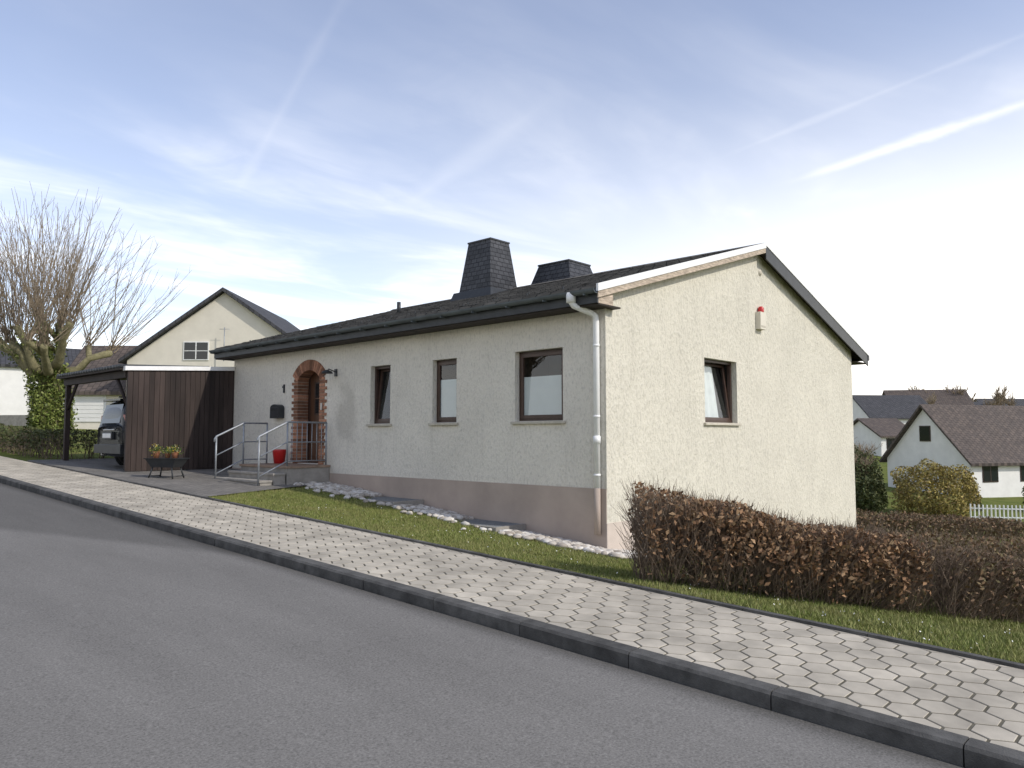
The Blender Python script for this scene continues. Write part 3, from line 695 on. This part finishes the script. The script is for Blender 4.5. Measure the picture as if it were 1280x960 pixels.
v,f=leaves(np.concatenate(cs),.020); mesh_np('flowers',v,f,'flower',wb)

# ------------------------------------------------------------------ hedges
def hedge(name,path,height,width,nleaf,ntwig,leafmat='beech',ls=.028,twigr=.004,wob=.12,open_top=.2,taper=0,loose=.5):
    e=empty(name); P=[np.array(p,float) for p in path]; seg=[np.linalg.norm(P[i+1]-P[i]) for i in range(len(P)-1)]; tot=sum(seg)
    cum=np.concatenate([[0],np.cumsum(seg)])
    PX=np.array([p[0] for p in P]); PY=np.array([p[1] for p in P])
    def at(t):
        s=t*tot; x=np.interp(s,cum,PX); y=np.interp(s,cum,PY)
        i=np.clip(np.searchsorted(cum,s)-1,0,len(seg)-1)
        dx=(PX[i+1]-PX[i])/np.array(seg)[i]; dy=(PY[i+1]-PY[i])/np.array(seg)[i]
        return x,y,-dy,dx,s
    def wobble(s,k): return np.sin(s*2.1+k)*.5+np.sin(s*5.3+k*2)*.3+np.sin(s*11+k*3)*.2
    n=nleaf; t=rng.random(n); x,y,nx_,ny_,s=at(t)
    hh=height*(1+wob*wobble(s,1))*(1-taper*t); ww=width/2*(1+wob*1.2*wobble(s,4))
    zf=1-np.abs(rng.normal(0,.42,n)); zf=np.where((zf<0.08)|(zf>1.03),rng.uniform(.1,1.0,n),zf)
    a=np.sign(rng.random(n)-.5)*(1-np.abs(rng.normal(0,.3,n))); a=np.where(zf>.85,rng.uniform(-1,1,n),a)
    prof=np.sqrt(np.clip(1-np.clip((zf-.8)/.25,0,1)**2*.6,0,1))*(.72+.28*np.clip(zf*2.5,0,1))
    px=x+nx_*a*ww*prof+rng.normal(0,.02,n); py=y+ny_*a*ww*prof+rng.normal(0,.02,n)
    cl=np.sin(px*9+1)*np.sin(py*9+2)*np.sin(zf*8+px*4)+.6*np.sin(px*23)*np.sin(zf*19+py*21); keep=rng.random(n)<(.55+loose*cl)
    keep&=rng.random(n)<(.30+.70*np.clip(zf*2.0,0,1))*(.40+.60*np.clip(s/.7,0,1))
    z=H(px,py)+zf*hh
    c=np.stack([px,py,z],1)[keep]; v,f=leaves(c,ls,.9); mesh_np('leaves',v,f,leafmat,e)
    n=ntwig; t=rng.random(n); x,y,nx_,ny_,s=at(t); a=rng.uniform(-.85,.85,n); zf0=rng.uniform(0,.75,n); ww=width/2; 
    hh=height*(1+wob*wobble(s,1))*(1-taper*t)
    p0=np.stack([x+nx_*a*ww*.8,y+ny_*a*ww*.8,zf0*hh],1)
    dirv=np.stack([nx_*a*.9+rng.normal(0,.35,n),ny_*a*.9+rng.normal(0,.35,n),.5+rng.random(n)],1); dirv/=np.linalg.norm(dirv,axis=1,keepdims=True)
    L=rng.uniform(.18,.5,n)*height; p1=p0+dirv*L[:,None]
    lim=hh*(1.0+open_top*.4*rng.random(n)**2+.02); over=p1[:,2]>lim; p1[over,2]=lim[over]
    g0=H(p0[:,0],p0[:,1]); p0[:,2]+=g0; p1[:,2]+=g0
    v,f=sticks(p0,p1,twigr,twigr*.5)
    n=int(tot*9); t=rng.random(n); x,y,nx_,ny_,s=at(t); a=rng.uniform(-.35,.35,n); q0=np.stack([x+nx_*a*ww,y+ny_*a*ww,np.zeros(n)],1)
    q1=q0+np.stack([rng.normal(0,.12,n),rng.normal(0,.12,n),np.full(n,height*.7)],1); g0=H(q0[:,0],q0[:,1]); q0[:,2]+=g0-.03; q1[:,2]+=g0
    v2,f2=sticks(q0,q1,.016,.008); f=np.concatenate([f,f2+len(v)]); v=np.concatenate([v,v2]); mesh_np('twigs',v,f,'twig',e)
    return e
hedge('beech_hedge',[(6.78,4.5),(8.0,3.2),(8.95,2.5)],.96,.85,21000,9500,ls=.028,twigr=.0032,taper=.20,open_top=.35,wob=.09)
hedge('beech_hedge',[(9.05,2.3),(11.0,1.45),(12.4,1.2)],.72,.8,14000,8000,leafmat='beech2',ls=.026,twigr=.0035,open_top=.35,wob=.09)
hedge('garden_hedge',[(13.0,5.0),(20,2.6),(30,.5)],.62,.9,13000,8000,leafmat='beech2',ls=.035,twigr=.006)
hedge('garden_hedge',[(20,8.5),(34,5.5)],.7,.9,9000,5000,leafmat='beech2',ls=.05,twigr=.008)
hedge('evergreen_hedge',[(10.6,23.75),(7.0,23.8),(6.75,25),(6.75,42)],.80,.9,26000,3000,leafmat='hgreen',ls=.04,twigr=.005,wob=.06,open_top=.1,loose=.3)

# ------------------------------------------------------------------ grass
def lawn(name,n,inside,xr,yr,hgt=.045,wd=.004):
    x=rng.uniform(*xr,n); y=rng.uniform(*yr,n); k=inside(x,y); x,y=x[k],y[k]
    cl=np.sin(x*3.1+1)*np.sin(y*2.3)+np.sin(x*7.7+y*5.1)*.5; n=len(x)
    h=hgt*(.6+.8*rng.random(n))*(1+.25*cl); a=rng.random(n)*6.28; w_=wd*(.7+.6*rng.random(n))
    z=H(x,y); dx,dy=np.cos(a)*w_,np.sin(a)*w_; l=rng.normal(0,.45,(n,2))*h[:,None]
    v=np.stack([np.stack([x-dx,y-dy,z-.005],1),np.stack([x+dx,y+dy,z-.005],1),np.stack([x+l[:,0],y+l[:,1],z+h],1)],1).reshape(-1,3)
    return mesh_np(name,v,np.arange(3*n).reshape(-1,3),'grassb')
def ins(x,y): return (x>6.2)&((y<13.0+(x-6.2)*.37))&~((x>9.15)&(y>6.6))
lawn('lawn_grass',110000,ins,(6.2,9.3),(0,14.2),.035,.005)
lawn('lawn_grass',80000,lambda x,y:(x>6.2),(6.2,13),(-4,4.5),.045,.006)
lawn('verge_grass',20000,lambda x,y:(x>6.2),(13,24),(-4,6),.07,.012)
n=220; x=rng.uniform(6.3,9,n); y=rng.uniform(-1,12,n); c=np.stack([x,y,H(x,y)+.045],1)
v,f=leaves(c,.010); mesh_np('daisies',v,f,'daisy')

# ------------------------------------------------------------------ pollard tree
def pollard(loc,name='pollarded_tree'):
    e=empty(name); X,Y=loc; g0=float(H(X,Y)); r=MB(); rnd=random.Random(5)
    tr=[(X,Y,g0-.2),(X,Y,g0+.3),(X+.05,Y-.03,g0+1.3),(X+.02,Y+.03,g0+2.2),(X,Y,g0+2.7)]
    r.tube(tr,[.55,.42,.36,.35,.38],'bark',14)
    heads=[]
    for i in range(9):
        a=i*2*math.pi/9+rnd.uniform(-.25,.25); R=rnd.uniform(.8,2.0); hz=g0+rnd.uniform(3.3,4.2)
        if i==0: R=.2; hz=g0+4.3
        p0=Vector((X,Y,g0+2.2+rnd.uniform(0,.4))); p3=Vector((X+math.cos(a)*R,Y+math.sin(a)*R,hz))
        p1=p0.lerp(p3,.35)+Vector((math.cos(a)*.2,math.sin(a)*.2,-.15)); p2=p0.lerp(p3,.7)+Vector((rnd.uniform(-.15,.15),rnd.uniform(-.15,.15),0))
        r.tube([p0,p1,p2,p3,p3+(p3-p2)*.12],[.20,.15,.11,.13,.07],'bark',9); heads.append((p3,a,R))
        q=p2+Vector((rnd.uniform(-.7,.7),rnd.uniform(-.7,.7),rnd.uniform(.3,.8))); r.tube([p2,q],[.09,.10],'bark',8); heads.append((q,a+rnd.uniform(-1,1),R*.9))
    r.build('trunk_and_limbs',e)
    s0=[];s1=[];ra=[];rb=[]
    for (h,a,R) in heads:
        for k in range(17):
            lean=.18+.42*R/2.0; az=a+rnd.gauss(0,.9)
            d=Vector((math.cos(az)*lean*rnd.uniform(.1,1.9),math.sin(az)*lean*rnd.uniform(.1,1.9),1)).normalized()
            L=rnd.uniform(2.6,4.7); n=4; p=Vector(h)+Vector((rnd.gauss(0,.08),rnd.gauss(0,.08),0)); r0=rnd.uniform(.010,.020)
            for q in range(n):
                d=(d+Vector((rnd.gauss(0,.06),rnd.gauss(0,.06),.03))).normalized()
                p2=p+d*L/n; ra_=r0*(1-q/n*.7); rb_=r0*(1-(q+1)/n*.7)
                s0.append(p);s1.append(p2);ra.append(ra_);rb.append(rb_)
                for w in range(rnd.randint(0,4)):
                    f=rnd.random(); st=p.lerp(p2,f); td=(d+Vector((rnd.gauss(0,.5),rnd.gauss(0,.5),rnd.uniform(-.1,.3)))).normalized()
                    s0.append(st);s1.append(st+td*rnd.uniform(.3,1.0)*(1-q*.15));ra.append(.0065);rb.append(.003)
                p=p2
    v,f=sticks(np.array(s0),np.array(s1),np.array(ra),np.array(rb)); mesh_np('shoots',v,f,'shoot',e)
    n=9000; zz=rng.beta(1.3,1.6,n)*2.9; a=rng.random(n)*6.28; rad=.42+.13*np.sin(a*3+zz*2)+np.abs(rng.normal(0,.10,n))+.15*np.exp(-zz*1.2)
    c=np.stack([X+np.cos(a)*rad,Y+np.sin(a)*rad,g0+zz],1)
    ex=[]
    for (h,a_,R) in heads[:12]:
        b0=np.array([X,Y,g0+2.4]); t=rng.random((200,1)); ex.append(b0*(1-t)+np.array(h)*t*1.0+rng.normal(0,.12,(200,3)))
    c=np.concatenate([c]+ex); v,f=leaves(c,.055); mesh_np('ivy',v,f,'ivy',e)
pollard((8.4,29.4))
def bare_tree(name,X,Y,h,spread,seed,mat='shoot',thick=1.0):
    rnd=random.Random(seed); s0=[];s1=[];ra=[];rb=[]; g0=float(H(X,Y))
    def br(p,d,L,r,dep):
        n=3
        for q in range(n):
            d=(d+Vector((rnd.gauss(0,.12),rnd.gauss(0,.12),.06))).normalized(); p2=p+d*L/n
            s0.append(p);s1.append(p2);ra.append(r*(1-.25*q/n));rb.append(r*(1-.25*(q+1)/n)); p=p2
            if dep<4 and (q>0 or dep>0):
                for w in range(2): br(p,(d+Vector((rnd.gauss(0,spread),rnd.gauss(0,spread),rnd.uniform(0,.3)))).normalized(),L*rnd.uniform(.5,.75),r*.55,dep+1)
    br(Vector((X,Y,g0)),Vector((0,0,1)),h*.42,.16*thick*h/8,0)
    v,f=sticks(np.array(s0),np.array(s1),np.maximum(np.array(ra),.012*thick),np.maximum(np.array(rb),.010*thick)); return mesh_np(name,v,f,mat)

# ------------------------------------------------------------------ generic gabled house
YAW=math.radians(-47.3)
def cam2w(xc,yc): return (.735*yc+.678*xc, .678*yc-.735*xc)
def gable_house(name,origin,rot,Lx,Wy,z0,eave,ridge,wallm,roofm,along='x',ov=.4,wins=(),extra=None):
    e=empty(name,origin,rot); r=MB()
    if along=='x':
        tr=lambda p,a:(a,p[0],p[1]); A,B=Lx,Wy
    else:
        tr=lambda p,a:(p[0],a,p[1]); A,B=Wy,Lx
    prof=[(0,z0),(B,z0),(B,eave),(B/2,ridge),(0,eave)]
    r.prism(prof,tr,0,A,wallm); r.build('walls',e)
    s=(ridge-eave)/(B/2); r=MB(); t=.22
    r.prism([(-ov,eave-ov*s+.05),(B/2,ridge+.05),(B/2,ridge+.05+t),(-ov,eave-ov*s+.05+t)],tr,-ov,A+ov,roofm)
    r.prism([(B/2,ridge+.05),(B+ov,eave-ov*s+.05),(B+ov,eave-ov*s+.05+t),(B/2,ridge+.05+t)],tr,-ov,A+ov,roofm)
    r.build('roof',e)
    r=MB()
    for (face,a,z,w,h) in wins:
        if face=='y0':
            r.box(a-w/2-.06,a+w/2+.06,-.05,.02,z-.06,z+h+.06,'plate'); r.box(a-w/2,a+w/2,-.06,-.03,z,z+h,'carglass'); r.box(a-.03,a+.03,-.07,-.055,z,z+h,'plate'); r.box(a-w/2,a+w/2,-.068,-.056,z+h*.5-.02,z+h*.5+.02,'plate')
        if face=='x0':
            r.box(-.05,.02,a-w/2-.06,a+w/2+.06,z-.06,z+h+.06,'plate'); r.box(-.06,-.03,a-w/2,a+w/2,z,z+h,'carglass'); r.box(-.07,-.055,a-.03,a+.03,z,z+h,'plate')
        if face=='xb':
            r.box(-.05,.02,a-w/2-.06,a+w/2+.06,z-.06,z+h+.06,'frame'); r.box(-.06,-.03,a-w/2,a+w/2,z,z+h,'carglass')
        if face=='yb':
            r.box(a-w/2-.06,a+w/2+.06,-.05,.02,z-.06,z+h+.06,'frame'); r.box(a-w/2,a+w/2,-.06,-.03,z,z+h,'carglass'); r.box(a-.03,a+.03,-.07,-.055,z,z+h,'frame')
        if face=='garage':
            r.box(a-w/2-.1,a+w/2+.1,-.03,.02,z,z+h+.1,'whitem'); 
            for q in range(8): r.box(a-w/2,a+w/2,-.06,-.03,z+.02+q*h/8,z+(q+1)*h/8-.03,'white')
    if wins: r.build('windows',e)
    return e
ox,oy=cam2w(-22.9,45)
gz=float(H(ox,oy))
nb=gable_house('neighbour_gable_house',(ox,oy,0),YAW,11.4,12,gz-1,6.1,10.15,'cream','dkroof','y',.35,[('y0',4.1,6.15,1.4,1.0),('y0',6.9,2.2,1.4,1.2)])
r=MB(); 
r.tube([(5.9,-.4,6.0),(5.9,-.4,8.0)],.03,'steel',6); r.tube([(5.6,-.4,7.9),(6.2,-.4,7.9)],.015,'steel',4)
r.build('aerial',nb)
ox2,oy2=cam2w(-27.5,46.2)
wg=gable_house('neighbour_garage_wing',(ox2,oy2,0),YAW,6.3,6,gz-1,4.35,7.2,'cream','brroof','x',.35,[('garage',1.5,gz+.55,2.4,2.0)])
r=MB(); 
for xx in (3.3,4.5): r.prism([(1.3,5.86),(2.3,6.81),(2.3,6.87),(1.3,5.92)],lambda p,a:(a,p[0]-.0,p[1]),xx,xx+.8,'chrome')
r.build('skylights',wg,0)
ox,oy=cam2w(-43.5,62)
gable_house('white_house',(ox,oy,0),YAW+.6,9,8,0,7.4,9.3,'white','dkroof','x',.3,[('x0',4,5.2,1.1,1.2),('x0',2,5.2,1.1,1.2)])
r=MB(); a=cam2w(-40,52); b=cam2w(-28.5,47)
r.add([(a[0],a[1],1.4),(b[0],b[1],1.4),(b[0],b[1],2.9),(a[0],a[1],3.0),(a[0]+.3,a[1]+.3,3.0),(b[0]+.3,b[1]+.3,2.9)],[(0,1,2,3),(3,2,5,4)],'conc')
r.build('retaining_wall')
ox,oy=cam2w(36,60); gz=float(H(ox,oy))
rn=gable_house('white_neighbour_house',(ox,oy,0),YAW+math.radians(18),13,8.4,gz-1,-.35,4.0,'white','brroof','x',.45,
   [('xb',4.2,1.2,1.0,1.2),('xb',2.4,-2.5,1.0,1.1),('yb',2.0,-2.0,1.5,1.2),('yb',6,-2.0,1.5,1.2)])
def far(xc,yc,rot,Lx,W,eh,rh,wm,rm,al='x'):
    ox,oy=cam2w(xc,yc); g=float(H(ox,oy)); gable_house('distant_house',(ox,oy,0),YAW+rot,Lx,W,g-1,g+eh,g+rh,wm,rm,al,.4,[('yb',Lx*.3,g+1,1.4,1.2),('yb',Lx*.7,g+1,1.4,1.2)])
far(51,108,.1,10,9,4.0,7.2,'white','dkroof'); far(63,125,-.2,12,10,4.2,8,'cream','brroof'); far(46,95,.2,5,8,2.5,4.6,'white','brroof'); far(78,130,.3,13,9,3.6,6.6,'white','dkroof'); far(95,150,.1,14,9,4,8,'cream','dkroof')
for i,(xc,yc,h) in enumerate([(70,130,9),(76,128,10),(84,135,9),(90,140,10),(98,140,9),(66,120,7),(58,150,9)]):
    X,Y=cam2w(xc,yc); bare_tree('distant_tree',X,Y,h,.5,i+3,thick=2.2)
def shrub(name,X,Y,rx,rz,n,ls,mat,cone=False,z0=0):
    u=rdir(n); rad=(.55+.45*rng.random(n)**.4)
    if cone:
        t=rng.random(n); a=rng.random(n)*6.28; c=np.stack([np.cos(a)*rx*(1-t)**.8,np.sin(a)*rx*(1-t)**.8,t*2*rz],1)*(.85+.2*rng.random((n,1)))
    else:
        lump=1+.16*np.sin(u[:,0]*5+u[:,2]*4)+.12*np.sin(u[:,1]*9+1)
        c=u*(rad*lump)[:,None]*np.array([rx,rx,rz]); c[:,2]+=rz*.85; c=c[c[:,2]>0]
    c=c+np.array([X,Y,float(H(X,Y))+z0]); v,f=leaves(c,ls); return mesh_np(name,v,f,mat)
X,Y=cam2w(26.0,47); shrub('golden_shrub',X,Y,2.3,1.75,9000,.09,'forsy')
X,Y=cam2w(30.5,51); shrub('small_conifer',X,Y,.7,1.2,2500,.07,'hgreen',True)
for (xc,yc,rx,rz) in ((23,50,1.2,1.6),(24.5,54,1.5,2.0),(21.5,46,.9,1.1),(36,51,1.6,1.0),(40,52,1.8,1.0)):
    X,Y=cam2w(xc,yc); shrub('evergreen_shrub',X,Y,rx,rz,3500,.10,'hgreen')
for i,(xc,yc,h) in enumerate([(24.5,54,5),(23,50,4)]):
    X,Y=cam2w(xc,yc); bare_tree('garden_tree',X,Y,h,.5,i+30,thick=1)
r=MB(); a=Vector((*cam2w(26.3,44),0)); b=Vector((*cam2w(36,45),0)); n=38
for i in range(n+1):
    p=a.lerp(b,i/n); g0=float(H(p.x,p.y)); r.box(p.x-.05,p.x+.05,p.y-.03,p.y+.03,g0,g0+1.05,'whitem')
for z in (.3,.8):
    r.tube([(a.x,a.y,float(H(a.x,a.y))+z),(b.x,b.y,float(H(b.x,b.y))+z)],.04,'whitem',4)
r.build('picket_fence')
gable_house('opposite_house',(-16,6,0),math.radians(90),12,9,-.5,4.0,7.5,'white','dkroof','x',.4,[('yb',3,1.5,1.5,1.2)])
for i,(x,y) in enumerate([(-9,20),(-10,-6),(-12,28)]): bare_tree('street_tree',x,y,9,.5,50+i,thick=2)

# ------------------------------------------------------------------ world
EL=math.radians(38); sv=Vector((.208*math.cos(EL),-.978*math.cos(EL),math.sin(EL)))
wd=bpy.data.worlds.new('World'); scene.world=wd; wd.use_nodes=True; nt=wd.node_tree; L=nt.links
bg=nt.nodes['Background']; ST=.15; bg.inputs[1].default_value=ST
sky=N(nt,'ShaderNodeTexSky',sky_type='NISHITA'); sky.sun_disc=False; sky.sun_elevation=EL; sky.sun_rotation=math.atan2(sv.x,sv.y); sky.dust_density=.5; sky.air_density=1.0; sky.ozone_density=1.5
tc=N(nt,'ShaderNodeTexCoord'); sp=N(nt,'ShaderNodeSeparateXYZ'); L.new(tc.outputs['Generated'],sp.inputs[0])
def mth(op,a,b=None,c=None,clamp=False):
    n=N(nt,'ShaderNodeMath',operation=op,use_clamp=clamp)
    for i,q in enumerate((a,b,c)):
        if q is None: continue
        if isinstance(q,(int,float)): n.inputs[i].default_value=q
        else: L.new(q,n.inputs[i])
    return n.outputs[0]
def mrange(v,a,b,c,d): 
    n=N(nt,'ShaderNodeMapRange',interpolation_type='SMOOTHSTEP',inp={'From Min':a,'From Max':b,'To Min':c,'To Max':d}); L.new(v,n.inputs[0]); return n.outputs[0]
zc=mth('MAXIMUM',sp.outputs[2],.04); gx=mth('DIVIDE',sp.outputs[0],zc); gy=mth('DIVIDE',sp.outputs[1],zc)
P=N(nt,'ShaderNodeCombineXYZ'); L.new(gx,P.inputs[0]); L.new(gy,P.inputs[1])
mp=N(nt,'ShaderNodeMapping'); mp.inputs['Rotation'].default_value=(0,0,.5); mp.inputs['Scale'].default_value=(.55,1.0,1); L.new(P.outputs[0],mp.inputs[0])
n1=N(nt,'ShaderNodeTexNoise',inp={'Scale':.75,'Detail':5,'Roughness':.55,'Distortion':.5}); L.new(mp.outputs[0],n1.inputs[0])
n2=N(nt,'ShaderNodeTexNoise',inp={'Scale':2.6,'Detail':5,'Roughness':.6,'Distortion':.8}); L.new(mp.outputs[0],n2.inputs[0])
cir=mth('MULTIPLY',mrange(n1.outputs[0],.42,.68,0,.7),mrange(n2.outputs[0],.25,.7,.35,1))
az=N(nt,'ShaderNodeVectorMath',operation='DOT_PRODUCT'); L.new(tc.outputs['Generated'],az.inputs[0]); D=Vector((.678*.85+.735*.5,-.735*.85+.678*.5,0)).normalized(); az.inputs[1].default_value=D
right=mrange(az.outputs['Value'],.25,.95,0,1)
back_fill=mrange(sp.outputs[0],-.1,-.8,0,1)   # unseen bright haze behind the camera, added as fill for the front wall
hz=mrange(sp.outputs[2],.02,.50,1,0)
haze=mth('MULTIPLY',hz,mth('ADD',mth('MULTIPLY_ADD',right,.62,.22),mth('MULTIPLY',back_fill,.5)))
tot=mth('ADD',mth('MULTIPLY',cir,mth('MULTIPLY_ADD',hz,.7,.12)),haze)
def contrail(a,b,w,amt,total):
    (x0,y0),(x1,y1)=a,b; dx,dy=x1-x0,y1-y0; Ln=math.hypot(dx,dy); tx,ty=dx/Ln,dy/Ln
    px=mth('SUBTRACT',gx,x0); py=mth('SUBTRACT',gy,y0)
    dist=mth('ABSOLUTE',mth('ADD',mth('MULTIPLY',px,-ty),mth('MULTIPLY',py,tx)))
    dist=mth('ADD',dist,mth('MULTIPLY',mth('SUBTRACT',n2.outputs[0],.5),w*2.2))
    al=mth('ADD',mth('MULTIPLY',px,tx),mth('MULTIPLY',py,ty))
    m=mth('MULTIPLY',mrange(dist,-w*.3,w,1,0),mth('MULTIPLY',mrange(al,-.3,.1,0,1),mrange(al,Ln-.1,Ln+.4,1,0)))
    return mth('ADD',total,mth('MULTIPLY',m,amt))
def sk(px,py):
    xc=(px-640)/950; z=(545-py)/950; X,Y=cam2w(xc,1); return (X/z,Y/z)
tot=contrail(sk(1060,200),sk(1300,118),.06,.20,tot)
tot=contrail(sk(300,215),sk(400,20),.03,.04,tot)
tot=contrail(sk(515,245),sk(640,150),.08,.05,tot)
tot=contrail(sk(980,160),sk(1260,45),.03,.05,tot)
tot=mth('MINIMUM',mth('ADD',tot,.11),1.0)
tint=N(nt,'ShaderNodeVectorMath',operation='MULTIPLY'); tint.inputs[1].default_value=(1.1,1.08,1.2); L.new(sky.outputs[0],tint.inputs[0])
mx=N(nt,'ShaderNodeMix',data_type='RGBA'); L.new(tot,mx.inputs[0]); L.new(tint.outputs[0],mx.inputs[6]); cw=1.75/ST; mx.inputs[7].default_value=(cw,cw*.965,cw*.91,1)
L.new(mx.outputs[2],bg.inputs[0])
sl=bpy.data.lights.new('sun','SUN'); sl.energy=3.0; sl.angle=math.radians(.55); sl.color=(1,.94,.84)
so=bpy.data.objects.new('sun',sl); scene.collection.objects.link(so); so.rotation_euler=sv.to_track_quat('Z','Y').to_euler(); so.location=(0,0,30)
# ------------------------------------------------------------------ camera
cd=bpy.data.cameras.new('camera'); cd.sensor_width=36; cd.lens=950/1280*36; cd.clip_end=6000; cd.clip_start=.05
co=bpy.data.objects.new('camera',cd); scene.collection.objects.link(co); co.location=(0,0,1.6)
co.rotation_euler=(math.radians(90+3.91),0,math.radians(-47.3)); scene.camera=co
scene.view_settings.view_transform='Standard'; scene.view_settings.look='None'; scene.view_settings.exposure=0
